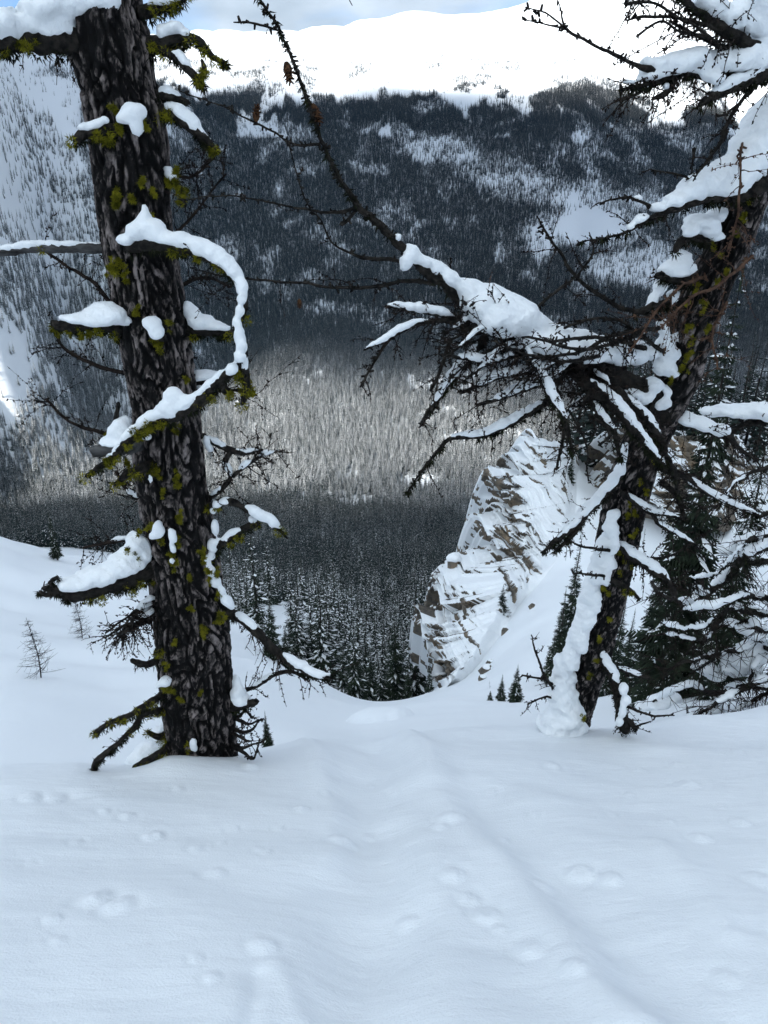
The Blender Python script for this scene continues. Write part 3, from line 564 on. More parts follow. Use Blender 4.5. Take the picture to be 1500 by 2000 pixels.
# ---------------------------------------------------------------- rock cliff and outcrop
def vor2(u, v, ncol=0, seed=0):
    iu = np.floor(u); iv = np.floor(v); d1 = np.full(u.shape, 9.); d2 = d1.copy(); pid = np.zeros(u.shape)
    for a in (-1, 0, 1):
        for b in (-1, 0, 1):
            cu = iu + a; cv = iv + b; hu = np.mod(cu, ncol) if ncol else cu
            jx = hash2(hu, cv, seed); jy = hash2(hu, cv, seed + 1); d = np.hypot(cu + .15 + .7 * jx - u, cv + .15 + .7 * jy - v)
            m = d < d1; d2 = np.where(m, d1, np.minimum(d2, d)); pid = np.where(m, hash2(hu, cv, seed + 2), pid); d1 = np.where(m, d, d1)
    return d1, d2, pid
def rock_patch(name, label, L, Rt, nu, nv, bulge, amp, seed, dip, snowy):
    """rock face between two traced edges; beds stand out as ledges and snow lies on what is flat enough"""
    L = np.array([P(*a) for a in L]); Rt = np.array([P(*a) for a in Rt])
    def rs(p, n):
        s = np.concatenate([[0], np.cumsum(np.linalg.norm(np.diff(p, axis=0), axis=1))]); q = np.linspace(0, s[-1], n); return np.stack([np.interp(q, s, p[:, i]) for i in range(3)], 1)
    l, r_ = rs(L, nv), rs(Rt, nv); t = np.linspace(-.32, 1.06, nu); sv = np.arange(nv) / nv * 40; jag = 1.9 * fbm(sv / 3, sv * 0 + seed, 4, seed + 60) + 1.6 * (hash2(np.floor(sv * .55 + .4 * np.sin(sv)), sv * 0, seed + 61) - .5) - 1.3 * (.4 + .6 * sv / 40) * (name == 'rock_cliff'); l = l + jag[:, None] * np.array([-1, 0, .45])
    V = l[:, None] * (1 - t)[None, :, None] + r_[:, None] * t[None, :, None]
    tt = np.clip(t, 0, 1); out = np.array([-.35, -.85, .35])
    V = V + (np.sin(np.pi * tt) * bulge)[None, :, None] * out
    bk = np.clip(-t, 0, 1); V[..., 1] += (bk * 70)[None]; V[..., 2] -= (bk * bk * 190)[None]; V[..., 0] += (bk * 6)[None]
    org = V[nv // 2, nu // 2].copy(); U = V - org
    x, y, z = U[..., 0], U[..., 1], U[..., 2]
    w1 = 2.2 * fbm(x / 8, z / 8, 4, seed) ; bed = (x * dip[0] + z * dip[1] + y * .25) + 1.1 * w1; along = (-x * dip[1] + z * dip[0])
    d1, d2, pid = vor2(bed / 1.25, along / 4.2, 0, seed + 5); d3, d4, pid2 = vor2(bed / .5 + 9, along / 1.7, 0, seed + 11)
    crag = np.clip(.2 + 1.5 * fbm(x / 9 + 3, z / 9, 3, seed + 20) + snowy[0], 0, 1)           # where the rock is broken rather than drifted over
    ph = bed / 1.5 + .25 * fbm(along / 3, bed / 3, 2, seed + 40); saw = ph - np.floor(ph); brk = sstep(-.2, .3, fbm(along / 2.6, np.floor(ph) * 3.7, 2, seed + 41))
    ph2 = bed / .55 + .3 * fbm(along / 1.5, bed / 2, 2, seed + 43); saw2 = ph2 - np.floor(ph2); brk2 = sstep(-.1, .3, fbm(along / 1.1, np.floor(ph2) * 5.3, 2, seed + 44))
    disp = (pid - .35) * 2.0 * sstep(0, .22, d2 - d1) + (pid2 - .5) * .9 * sstep(0, .2, d4 - d3) + 1.3 * fbm(x / 6, z / 6, 3, seed + 9) + 1.3 * saw * brk + .45 * saw2 * brk2
    disp = disp * (.15 + .85 * crag) * amp
    edge = sstep(-.3, .05, t) * (1 - sstep(.80, .98, t)); V = V + (disp * edge[None])[..., None] * out
    gu = np.gradient(V, axis=1); gv = np.gradient(V, axis=0); N = np.cross(gv, gu); N /= np.linalg.norm(N, axis=-1)[..., None] + 1e-9
    N = np.where((N @ out)[..., None] < 0, -N, N)
    band = brk * sstep(.62, .8, saw) + .7 * brk2 * sstep(.6, .85, saw2)
    ri = .8 * crag + .9 * (.4 - N[..., 2]) + .8 * band + .5 * fbm(x / .8, z / .8, 4, seed + 30) - .55 * (1 - sstep(.0, .14, t))[None]
    snow = (ri < np.quantile(ri[:, int(nu * .25):int(nu * .9)], snowy[1])).astype(float)
    snow = np.maximum(snow, sstep(.9, 1.0, t)[None] + 0 * snow); V[..., 2] += .16 * snow; V[..., 1] -= .10 * snow
    kk = np.broadcast_to(sstep(.86, 1.0, t)[None], x.shape); gz = height(V[..., 0], V[..., 1], False); V[..., 2] += (gz - .5 * sstep(.95, 1.06, t)[None] + .15 - V[..., 2]) * kk
    i = np.arange(nv - 1)[:, None] * nu; j = np.arange(nu - 1)[None]
    Q = np.stack([i + j, i + j + 1, i + nu + j + 1, i + nu + j], -1).reshape(-1, 4)
    a, b, c = V[nv // 2, nu // 2], V[nv // 2, nu // 2 + 1], V[nv // 2 + 1, nu // 2]
    if np.cross(b - a, c - a)[1] > 0: Q = Q[:, ::-1]
    e = empty(name, org, label, 'cliff'); Vl = (V - org).reshape(-1, 3)
    s4 = snow.ravel()[Q].mean(1); sm = s4 > .5
    me = mesh_from('rock_face', Vl, Q, [M_ROCK, M_SNOW], True, sm.astype(int)); mobj('rock_face', me, e)
    return e, V, N, np.where(snow > .5, 0, crag + .5), org
CL = [(1062, 862, 92), (1048, 880, 91), (1030, 900, 90), (1008, 922, 89), (978, 938, 88), (966, 975, 86), (945, 1000, 84), (932, 1050, 81), (905, 1092, 79), (872, 1122, 77), (848, 1160, 75), (832, 1215, 71), (818, 1280, 66), (816, 1345, 61)]
CR = [(1150, 872, 103), (1130, 905, 96), (1128, 960, 90), (1122, 1040, 81.5), (1108, 1092, 76), (1062, 1122, 71), (1015, 1150, 68.5), (992, 1205, 64), (965, 1238, 61.5), (932, 1275, 58.5), (900, 1315, 57), (850, 1352, 57)]
cliff, CV, CN, CC, CO = rock_patch('rock_cliff', 'steep layered ochre rock cliff plastered with snow above the gully', CL, CR, 300, 420, 3.2, 1.55, 7, (.86, .5), (.08, .76))
OL = [(1285, 872, 88), (1280, 930, 84), (1278, 985, 80), (1290, 1030, 76)]
OR = [(1470, 850, 98), (1478, 900, 92), (1470, 960, 86), (1440, 1030, 78)]
outc, OV, ON, OC, OO = rock_patch('rock_outcrop', 'brown and grey rock outcrop with snow ledges behind the leaning larch', OL, OR, 200, 150, 2.5, 1.1, 57, (.15, .95), (.3, .42))
def rock_mesh(seed, sx, sy, sz):
    g = np.random.default_rng(seed); b = []
    for x in (-1, 0, 1):
        for y in (-1, 0, 1):
            for z in (-1, 1): b.append(np.array([x, y, z]) * (1 - .22 * (abs(x) + abs(y) > 1)) * g.uniform(.75, 1.1, 3) * [sx, sy, sz])
    import bmesh
    bm = bmesh.new()
    for v in b: bm.verts.new(v)
    r = bmesh.ops.convex_hull(bm, input=bm.verts); bmesh.ops.delete(bm, geom=[v for v in bm.verts if not v.link_faces], context='VERTS')
    me = bpy.data.meshes.new('rock_slab'); bm.to_mesh(me); bm.free(); me.materials.append(M_ROCK); return me
slabs = [rock_mesh(90 + i, .34 + .07 * (i % 3), .5, 1.0 + .25 * (i % 4)) for i in range(7)]
def scatter_slabs(e, V, N, crag, org, count, ang, zmin=.35):
    nv, nu = crag.shape; k = 0; g = np.random.default_rng(5)
    while k < count:
        i = g.integers(12, nv - 8); j = g.integers(int(nu * .25), int(nu * .90))
        if crag[i, j] < zmin: continue
        o = mobj('rock_slab', slabs[k % 7], e); p = V[i, j] - org; o.location = p + np.array([.05, .12, -.2]); s = g.uniform(.2, .6)
        o.scale = (s, s, s * g.uniform(.8, 1.5)); o.rotation_euler = (g.normal(.1, .18), ang + g.normal(0, .14), g.uniform(-.4, .4)); k += 1
scatter_slabs(cliff, CV, CN, CC, CO, 95, -.55); scatter_slabs(outc, OV, ON, OC, OO, 22, 1.35, .2)
def ball_snow(parent, C, R, A, h, name='snow_cap', origin=None):
    for me in snow_mesh(name, C, R, A, h): mobj(name, me, parent)
for k, (x, y, sz, lab, cap) in enumerate([(976, 1228, 9, 'ochre boulder standing upright in the snow below the cliff', 0), (986, 1236, 7, 'small brown boulder leaning beside the upright ochre one', 0), (907, 1303, 10, 'dark brown boulder at the foot of the rock cliff', 1), (951, 1312, 14, 'long tilted brown boulder in the gully snow', 1), (943, 1327, 9, 'squat reddish boulder just below the long tilted one', 1), (984, 1163, 9, 'dark boulder beside the lone small spruce under the cliff', 1), (1040, 1186, 7, 'lone grey boulder high on the open gully slope', 0), (893, 1324, 6, 'small dark stone below the cliff foot', 0), (1203, 1196, 8, 'grey stone right behind the leaning trunk', 0), (958, 1295, 8, 'brown stone uppermost above the long tilted boulder', 1)]):
    a = ray(x, y); t = np.geomspace(15, 140, 900); hz = height(a[0] * t, a[1] * t, False); q = np.argmax(hz > a[2] * t); t = t[q] if q else 60.; loc = np.array([a[0] * t, a[1] * t, a[2] * t])
    e = empty('boulder', loc, lab, 'boulder'); s = sz * t / F; o = mobj('rock', rock_mesh(130 + k, s, s, s * (1.3 if k < 2 else .8)), e); o.rotation_euler = (0, .5 if k == 3 else .1 * k, k)
    if cap: ball_snow(e, [[0, 0, s * .85], [s * .4, 0, s * .7]], [s * .75, s * .5], .45, s * .16)
e = empty('boulder', P(886, 1102, 80), 'dark boulder under a round snow hat perched on the cliff edge', 'boulder'); s = pscale(886, 1100, 80)
o = mobj('rock', rock_mesh(171, 13 * s, 13 * s, 14 * s), e); ball_snow(e, [[0, 0, 15 * s], [-6 * s, 0, 13 * s], [6 * s, 0, 13 * s]], [13 * s, 9 * s, 9 * s], .75, 2 * s)

# ---------------------------------------------------------------- single spruces near the gully and on the right
def on_ground(x, y, Y): p = P(x, y, Y); p[2] = height(np.array([p[0]]), np.array([p[1]]), False)[0]; return p
SPRUCES = [spruce_set(600 + i, 10, (1.4, 1.1, 1.5, .9)[i], 46, 11, 9, (.4, .2, .22, .08)[i]) for i in range(4)]
for x, yb, yt, Y, v, wd, lab in [
    (90, 1094, 982, 54, 1, .9, 'thin snowy spruce on the crest of the open slope left of the lichened larch'),
    (517, 1472, 1388, 8.6, 3, 1.5, 'tiny young spruce at the foot of the lichened larch'),
    (524, 1292, 1150, 46, 1, 1.2, 'snow tipped spruce behind the drooping dead branch'),
    (556, 1290, 1222, 48, 2, 1.3, 'short bushy spruce behind the drooping dead branch'),
    (590, 1272, 1213, 118, 0, 1, 'small spruce in the snowy clearing beyond the drooping branch'),
    (612, 1278, 1224, 120, 1, 1, 'second small spruce in the snowy clearing, nearer the forest edge'),
    (690, 1362, 1212, 70, 0, 1, 'tall snow laden spruce at the edge of the gully mouth'),
    (668, 1352, 1252, 76, 2, .9, 'dark spruce just left of the tall snow laden one'),
    (722, 1366, 1262, 84, 2, 1.1, 'broad spruce between the two tallest ones at the gully mouth'),
    (772, 1366, 1186, 92, 1, 1.2, 'tallest spruce in the middle of the gully mouth'),
    (744, 1368, 1290, 78, 0, 1.1, 'low snowy spruce in front of the tallest one'),
    (797, 1366, 1300, 61, 3, 1.4, 'slim dark spruce beside the foot of the rock cliff'),
    (840, 1330, 1288, 57, 1, 1, 'very small spruce standing against the lower cliff'),
    (982, 1390, 1316, 26, 1, 1.5, 'left one of two small spruces before the leaning larch'),
    (1012, 1402, 1298, 24, 2, 1.2, 'right and taller one of two small spruces before the leaning larch'),
    (957, 1388, 1366, 26, 2, 1.6, 'tiny spruce tip left of the two small spruces'),
    (984, 1152, 1140, 66, 2, 1.3, 'lone small spruce at the foot of the upper cliff'),
    (1136, 1200, 1033, 42, 1, .9, 'slender spruce above the others left of the leaning trunk'),
    (1106, 1320, 1150, 34, 3, 1.4, 'thin spruce half hidden by the snow plastered leaning trunk'),
    (1085, 1345, 1225, 33, 1, 1.2, 'lower spruce left of the snow plastered leaning trunk'),
    (1122, 932, 858, 92, 1, .9, 'small dark spruce growing on top of the cliff'),
    (1058, 870, 815, 104, 2, 1.3, 'bushy dark spruce behind the top edge of the cliff'),
    (1224, 1388, 1158, 21, 1, 1.1, 'pointed spruce just right of the leaning trunk'),
    (1241, 1386, 1190, 20, 3, 1.3, 'slightly lower pointed spruce right of the leaning trunk'),
    (1192, 1388, 1268, 18, 2, 1.3, 'low dark spruce behind the second stem of the leaning larch'),
    (1313, 1205, 1042, 42, 1, 1, 'narrow dark spruce alone on the snow slope at the right'),
    (1352, 1190, 1068, 43, 3, .8, 'thin half bare spruce on the snow slope beside the narrow dark one'),
    (1290, 1392, 1105, 16.5, 2, .75, 'wide dark spruce behind the snow laden thicket'),
    (1262, 1390, 1250, 15, 2, 1.5, 'low bushy spruce at the left end of the snow laden thicket'),
    (1345, 1392, 1215, 14.5, 2, 1.0, 'bushy spruce buried among the snow laden branches'),
    (1458, 1380, 495, 13.5, 2, .62, 'tall dark green spruce at the right edge beyond the leaning larch'),
    (1512, 1380, 800, 12, 0, .75, 'broad snow loaded spruce cut off by the right edge'),
    (1330, 1380, 1165, 13, 3, 1.0, 'dark spruce directly behind the middle of the snow laden thicket'),
    (1375, 1380, 1190, 13.5, 2, .9, 'dark bushy spruce behind the thickest snow laden branch'),
    (1425, 1380, 1165, 12.5, 2, .9, 'dark spruce deep in the thicket near the right edge'),
    (1470, 1380, 1120, 12, 3, 1.0, 'dark spruce showing through the thicket at the right edge'),
    (1260, 1380, 1300, 12, 3, 1.8, 'low dark spruce top at the foot of the thicket'),
    (1400, 1380, 1270, 11, 3, 1.8, 'dark low spruce under the lowest snow laden branches')]:
    T = P(x, yt, Y); b = T.copy(); b[2] = height(T[:1], np.array([Y]), False)[0]; H = max(.25, T[2] - b[2]); s = H / 10
    if s < .05: s = .05
    place_spruce(SPRUCES[v], b, s, rng.uniform(0, 6.3), lab, None, s * wd)

# ---------------------------------------------------------------- larch parts
def shards(mb, C, n, rad, ln, g, hang=0., m=0, wid=.15):
    """fuzzy tuft: n little blades around centres C (k,3) with radii rad (k,)"""
    C = np.asarray(C); k = g.integers(0, len(C), n); d = g.normal(size=(n, 3)); d /= np.linalg.norm(d, axis=1)[:, None]
    p = C[k] + d * (np.asarray(rad)[k] * g.uniform(.25, 1, n) ** .5)[:, None]
    dr = d + g.normal(0, .7, (n, 3)); dr[:, 2] -= hang; dr /= np.linalg.norm(dr, axis=1)[:, None]; L = ln * g.uniform(.5, 1.5, n)[:, None]
    s = np.cross(dr, g.normal(size=(n, 3))); s /= np.linalg.norm(s, axis=1)[:, None] + 1e-9; wv = L * np.asarray(wid)
    V = np.stack([p - s * wv, p + s * wv, p + dr * L], 1).reshape(-1, 3); mb.add(V, T=np.arange(3 * n).reshape(-1, 3), m=m)
def knobs(mb, p, r, every, size, g, m=0):
    L = np.linalg.norm(np.diff(p, axis=0), axis=1).sum(); n = int(L / every)
    if n < 1: return
    s = np.concatenate([[0], np.cumsum(np.linalg.norm(np.diff(p, axis=0), axis=1))]); q = g.uniform(0, L, n)
    c = np.stack([np.interp(q, s, p[:, i]) for i in range(3)], 1); rr_ = np.interp(q, s, r); d = g.normal(size=(n, 3)); d /= np.linalg.norm(d, axis=1)[:, None]
    a = np.cross(d, g.normal(size=(n, 3))); a /= np.linalg.norm(a, axis=1)[:, None]; b = np.cross(d, a); z = (size * g.uniform(.6, 1.4, n))[:, None]; w_ = z * .38
    base = c + d * rr_[:, None] * .6; tip = base + d * z * 1.1
    V = np.stack([base + a * w_, base - a * w_ * .5 + b * w_ * .8, base - a * w_ * .5 - b * w_ * .8, tip + a * w_ * .7, tip - a * w_ * .35 + b * w_ * .6, tip - a * w_ * .35 - b * w_ * .6], 1).reshape(-1, 3)
    o = np.arange(n)[:, None] * 6
    Q = np.concatenate([o + np.array([0, 1, 4, 3]), o + np.array([1, 2, 5, 4]), o + np.array([2, 0, 3, 5])]); T = o + np.array([3, 4, 5]); mb.add(V, Q, T, m)
def twig_spray(mb, p, r, n, ln, g, up=0., side=1., droop=.25, sub=2, r0=.0045, t0=.1, t1=1., knob=True, toward=None, m=0):
    s = np.concatenate([[0], np.cumsum(np.linalg.norm(np.diff(p, axis=0), axis=1))]); tg = np.gradient(p, axis=0)
    for _ in range(n):
        q = g.uniform(t0, t1) * s[-1]; c = np.array([np.interp(q, s, p[:, i]) for i in range(3)]); t = np.array([np.interp(q, s, tg[:, i]) for i in range(3)]); t /= np.linalg.norm(t) + 1e-9
        d = g.normal(size=3); d -= t * (d @ t); d /= np.linalg.norm(d) + 1e-9; d = d * side + t * g.uniform(.2, 1.1); d[2] += up
        if toward is not None: d = d + np.asarray(toward)
        d /= np.linalg.norm(d); L = ln * g.uniform(.45, 1.25); k = 7; u = np.linspace(0, 1, k)[:, None]
        bend = g.normal(0, .22, 3); bend[2] -= droop
        pp = c + d * L * u + bend * L * u ** 2 + g.normal(0, .012 * L, (k, 3)) * (u > 0); rr_ = np.linspace(r0 * g.uniform(.8, 1.3), r0 * .4, k)
        tube(mb, pp, rr_, 4, m)
        if knob: knobs(mb, pp, rr_, .022, .011, g, m)
        for _ in range(sub):
            q2 = g.uniform(.25, .9); i = int(q2 * (k - 1)); d2 = d + g.normal(0, .55, 3); d2 /= np.linalg.norm(d2); L2 = L * g.uniform(.2, .5); u2 = np.linspace(0, 1, 4)[:, None]
            p2 = pp[i] + d2 * L2 * u2 + np.array([0, 0, -.15 * L2]) * u2 ** 2; tube(mb, p2, np.linspace(r0 * .6, r0 * .3, 4), 3, m)
            if knob: knobs(mb, p2, np.full(4, r0 * .5), .025, .009, g, m)
def trunk_mesh(pts, ext, plate=(.05, .19), sides=170, dz=.012, amp=.02, seed=3, lump=.06):
    c = catmull(np.array([np.append(p, r) for p, r in pts] + ext), dz); p = c[:, :3]; r = c[:, 3]
    # even spacing
    s = np.concatenate([[0], np.cumsum(np.linalg.norm(np.diff(p, axis=0), axis=1))]); n = int(s[-1] / dz); q = np.linspace(0, s[-1], n)
    p = np.stack([np.interp(q, s, p[:, i]) for i in range(3)], 1); r = np.interp(q, s, r); t, nn, bb_ = frames(p)
    a = np.linspace(0, 2 * np.pi, sides, endpoint=False); A, Sg = np.meshgrid(a, q); ncol = max(8, int(round(2 * np.pi * r.mean() / plate[0])))
    u = A / (2 * np.pi) * ncol + .75 * vnoise(np.cos(A) * 2.5 + 7, Sg * 5 + np.sin(A) * 2.5, seed) + .4 * vnoise(np.cos(A) * 6, Sg * 16 + np.sin(A) * 6, seed + 2); u = u + .3 * np.sin(Sg * 3.1); v = Sg / plate[1] + .9 * vnoise(np.cos(A) * 5 + 9, Sg * 6 + np.sin(A) * 5, seed + 4)
    d1, d2, pid = vor2(u, v, ncol, seed); e = sstep(.02, .30, d2 - d1)
    f1, f2, fid = vor2(u * 2.2, v * 2.6, 0, seed + 31); e2 = sstep(.0, .25, f2 - f1)
    disp = amp * (e - .7) * (.6 + .8 * pid) + amp * .35 * (e2 - .5) * e + amp * .3 * (fid - .5) * e
    rr_ = r[:, None] * (1 + lump * np.sin(A * 2 + Sg * 1.3) + lump * .8 * vnoise(A * 1.5 + 4, Sg * 2.2, seed + 8)) + disp * np.minimum(1, r[:, None] / .1)
    V = p[:, None] + rr_[..., None] * (np.cos(A)[..., None] * nn[:, None] + np.sin(A)[..., None] * bb_[:, None])
    i = np.arange(n - 1)[:, None] * sides; j = np.arange(sides)[None]; k = (j + 1) % sides
    me = mesh_from('trunk', V.reshape(-1, 3), np.stack([i + j, i + k, i + sides + k, i + sides + j], -1).reshape(-1, 4), [M_BARK])
    for nm, dt in (('plate', e * (.55 + .45 * e2)), ('pid', .5 * pid + .5 * fid)): me.attributes.new(nm, 'FLOAT', 'POINT').data.foreach_set('value', dt.astype(np.float32).ravel())
    return me, p, r
class Larch:
    def __init__(s, name, base, label, Y0, seed):
        s.base = Vector(base); s.e = empty(name, base, label, 'tree'); s.Y = Y0; s.g = np.random.default_rng(seed); s.lk = .8
    def put(s, name, me, parent=None, kind=None):
        o = mobj(name, me, parent or s.e, kind)
        if parent is None: me.transform(__import__('mathutils').Matrix.Translation(-s.base))
        else: me.transform(__import__('mathutils').Matrix.Translation(-s.base))
        return o
    def branch(s, pts, snow=(), lich=0, dark=0, twigs=None, blob=None, wood=None, knob=.0, rough=.16, wig=.006, name='branch', h=.011, bump=.16, sides=9):
        g = s.g; p, r = pxpath(pts, s.Y, .02, wig); mb = MB(); rv = r * (1 + .16 * vnoise(np.arange(len(r)) * .35, np.arange(len(r)) * 0. + g.uniform(0, 99), 3))
        tube(mb, p, rv, sides, 0, rough)
        if knob: knobs(mb, p, r, knob, .016, g)
        o = s.put(name, mb.mesh('branch', [wood or M_WOOD], True)); L = np.linalg.norm(np.diff(p, axis=0), axis=1).sum()
        sc_ = pscale(*pts[len(pts) // 2][:2], s.Y + pts[len(pts) // 2][2])
        parts = [snow_on(p, r, *q, sc_) for q in snow]
        if blob: parts.append(blobs(blob, s.Y))
        if parts: 
            for me in snow_mesh('snow_cap', *cat(*parts), h, bump=bump): s.put('snow_cap', me, o)
        if lich:
            m2 = MB(); k = max(2, int(L * lich * 9)); idx = g.integers(len(p) // 8, len(p), k); C = p[idx] + np.stack([g.normal(0, 1, k) * r[idx] * .6, g.normal(0, 1, k) * r[idx] * .6 - r[idx] * .5, -r[idx] * g.uniform(.0, 1.1, k)], 1)
            shards(m2, C, int(k * 120), g.uniform(.014, .034, k), .016, g, .2); s.put('lichen', m2.mesh('lichen', [M_LICH], False), o, 'stuff')
        if dark:
            m2 = MB(); k = max(3, int(L * 40)); idx = g.integers(0, len(p), k); C = p[idx] - np.array([0, 0, 1]) * (r[idx] * .7)[:, None]
            shards(m2, C, int(L * dark * 700), r[idx] * .7 + .006, .026, g, 1.0); s.put('hanging_lichen', m2.mesh('hanging_lichen', [M_DLICH], False), o, 'stuff')
        if twigs:
            m2 = MB(); twig_spray(m2, p, r, g=g, **{k: v for k, v in twigs.items() if k != 'mat'}); s.put('twigs', m2.mesh('twigs', [twigs.get('mat', M_TWIG)], False), o, 'stuff')
        return o, p, r
    def snow(s, L, name='snow_patch', h=.012, bump=.2, dY=0):
        C, R, A = blobs(L, s.Y + dY); n = len(R); g = s.g; i = np.repeat(np.arange(n), 3); f = g.uniform(.3, .55, 3 * n); off = g.normal(size=(3 * n, 3)) * [1, .4, 1]; off /= np.linalg.norm(off, axis=1)[:, None]
        C2 = C[i] + off * (R[i] * .75)[:, None] * np.stack([np.ones(3 * n), np.ones(3 * n), A[i]], 1)
        C, R, A = np.concatenate([C, C2]), np.concatenate([R * .92, R[i] * f]), np.concatenate([A, np.clip(A[i], .6, 1.4)])
        for me in snow_mesh(name, C, R, A, h, k=.48 * float(np.median(R)), bump=bump): s.put(name, me)
    def lichen(s, L, dY=0):
        for x, y, R in L:
            m2 = MB(); q = pscale(x, y, s.Y + dY); R = R * s.lk; C = P(x, y, s.Y + dY) + s.g.normal(0, .6 * R * q, (6, 3)) * [.8, .3, 1.5]
            shards(m2, C, int(260 + R * 26), np.full(6, R * q * .40) * s.g.uniform(.5, 1.2, 6), .013, s.g, .25); s.put('lichen', m2.mesh('lichen', [M_LICH], False), None, 'stuff')
    def cone(s, x, y, R, dY, tilt, parent=None):
        q = pscale(x, y, s.Y + dY) * R; mb = MB(); c0 = P(x, y, s.Y + dY); ax_ = np.array([math.sin(tilt), .1, math.cos(tilt)]); ax_ /= np.linalg.norm(ax_); a = np.cross(ax_, [0, 1, 0]); a /= np.linalg.norm(a); b = np.cross(ax_, a)
        tube(mb, c0 + ax_ * np.linspace(-1, 1, 6)[:, None] * q, q * np.array([.2, .42, .45, .38, .25, .06]), 7)
        for i in range(42):
            t = -1 + 2 * i / 42; th = i * 2.4; d = a * math.cos(th) + b * math.sin(th); w_ = q * .55 * math.sqrt(max(.05, 1 - (t * .9) ** 2)); p0 = c0 + ax_ * t * q; sd = np.cross(d, ax_)
            mb.add([p0 + d * w_ * .5 + sd * w_ * .35, p0 + d * w_ * .5 - sd * w_ * .35, p0 + d * w_ * 1.25 + ax_ * q * .30 - sd * w_ * .22, p0 + d * w_ * 1.25 + ax_ * q * .30 + sd * w_ * .22, p0 + d * w_ * 1.2 + ax_ * q * .2], Q=[(0, 1, 2, 3)], T=[(1, 0, 4)])
        s.put('cone', mb.mesh('cone', [M_CONE], False), parent)

# ---------------------------------------------------------------- the big lichened larch
def big_larch():
    Y0 = 4.4; C = [(396, 1515, 64), (396, 1480, 63), (389, 1400, 65), (381, 1300, 64), (374, 1200, 66), (358, 1100, 65), (344, 1000, 64), (331, 900, 66), (322, 800, 65), (307, 700, 70), (285, 560, 71), (269, 470, 71), (262, 400, 72), (252, 280, 75), (229, 160, 72), (216, 100, 78), (206, 40, 72), (198, -30, 66)]
    pts = [(P(x, y, Y0), hw * pscale(x, y, Y0)) for x, y, hw in C]; top = pts[-1][0]
    t = Larch('larch_tree', P(396, 1485, Y0), 'thick old larch with furrowed bark and yellow green lichen', Y0, 11)
    me, p, r = trunk_mesh(pts, [np.array([top[0] - .02, top[1], top[2] + .8, .125]), np.array([top[0] - .05, top[1] + .05, top[2] + 2.4, .07]), np.array([top[0], top[1] + .1, top[2] + 3.8, .015])])
    t.put('trunk', me)
    B = t.branch
    B([(200, 85, 0, 30), (140, 82, -.12, 28), (70, 78, -.2, 26), (0, 80, -.28, 21), (-90, 72, -.35, 17)], snow=[(.1, 1, 24, 26)], lich=1.6, dark=2.6, blob=[(80, 14, 40, 26, -.2), (140, 6, 45, 30, -.12), (200, 2, 40, 26, -.1), (5, 42, 26, 22, -.3)], twigs=dict(n=9, ln=.16, up=-.6, r0=.003))
    B([(275, 25, 0, 16), (315, 14, -.05, 11), (345, 2, -.05, 8), (372, -12, -.05, 5)], snow=[(.2, .9, 14, 12)], lich=2.6, dark=1.5)
    B([(280, 92, 0, 20), (330, 82, -.06, 17), (368, 74, -.08, 10), (395, 86, -.08, 7), (418, 116, -.08, 5), (440, 125, -.06, 4)], blob=[(318, 62, 16, 16, -.06), (342, 54, 20, 14, -.07), (362, 66, 13, 10, -.08)], lich=1.6, dark=2.2)
    B([(310, 92, -.04, 12), (342, 112, -.1, 9), (370, 138, -.12, 8), (392, 160, -.12, 6), (398, 166, -.12, 4)], snow=[(.35, .75, 8, 9)], lich=1.2, dark=1.8)
    B([(392, 155, -.12, 5), (400, 140, -.12, 5), (394, 118, -.12, 3)], lich=1)
    B([(290, 182, 0, 10), (335, 188, -.05, 8), (366, 200, -.05, 5)], snow=[(.3, .85, 8, 9)], dark=1.5)
    B([(300, 212, 0, 13), (340, 224, -.08, 11), (375, 246, -.1, 10), (402, 270, -.1, 8), (418, 292, -.1, 5)], snow=[(.18, .93, 11, 13)], lich=2.4, dark=2.2)
    B([(240, 255, -.1, 15), (200, 258, -.25, 13), (160, 268, -.28, 11), (150, 272, -.28, 9)], blob=[(165, 248, 16, 10, -.28), (188, 243, 15, 10, -.27), (207, 236, 12, 9, -.25)], lich=4, dark=1)
    t.snow([(258, 215, 24, 15, -.22), (245, 228, 18, 14, -.24), (266, 240, 15, 18, -.23), (276, 222, 14, 12, -.21), (268, 255, 7, 9, -.23)])
    t.lichen([(285, 240, 11), (232, 252, 10), (219, 212, 8), (232, 385, 15), (230, 400, 10), (277, 356, 9), (258, 390, 8), (300, 375, 7), (345, 360, 8), (352, 388, 11), (345, 335, 7), (293, 428, 10), (230, 528, 19), (212, 522, 12), (245, 535, 10), (268, 607, 9), (330, 633, 7), (305, 670, 14), (310, 660, 9), (305, 668, 8), (364, 740, 6), (345, 838, 8), (280, 852, 8), (345, 930, 8), (347, 945, 8), (308, 925, 8), (316, 962, 6), (352, 1005, 8), (352, 1018, 6)], -.215)
    t.lichen([(310, 1050, 11), (345, 1060, 8), (335, 1085, 8), (338, 1105, 9), (300, 1030, 7), (398, 1080, 9), (400, 1095, 7), (405, 1115, 7), (370, 1130, 6), (400, 1225, 8), (398, 1240, 7), (372, 1190, 6), (342, 1255, 6), (390, 1355, 6), (352, 1370, 8), (322, 1300, 7), (330, 1350, 12), (322, 1345, 9), (370, 1465, 8), (365, 1455, 7), (250, 905, 7), (210, 850, 6)], -.215)
    B([(300, 335, .02, 9), (335, 352, -.05, 8), (350, 372, -.06, 8), (362, 402, -.06, 5)], snow=[(.25, .6, 10, 14)], lich=4)
    B([(250, 488, 0, 15), (190, 484, -.1, 11), (120, 484, -.15, 10), (60, 486, -.18, 9), (0, 492, -.2, 8), (-110, 500, -.2, 6)], snow=[(.1, 1, 7, 7)], wood=M_GREY, lich=.3, wig=.004, bump=.2)
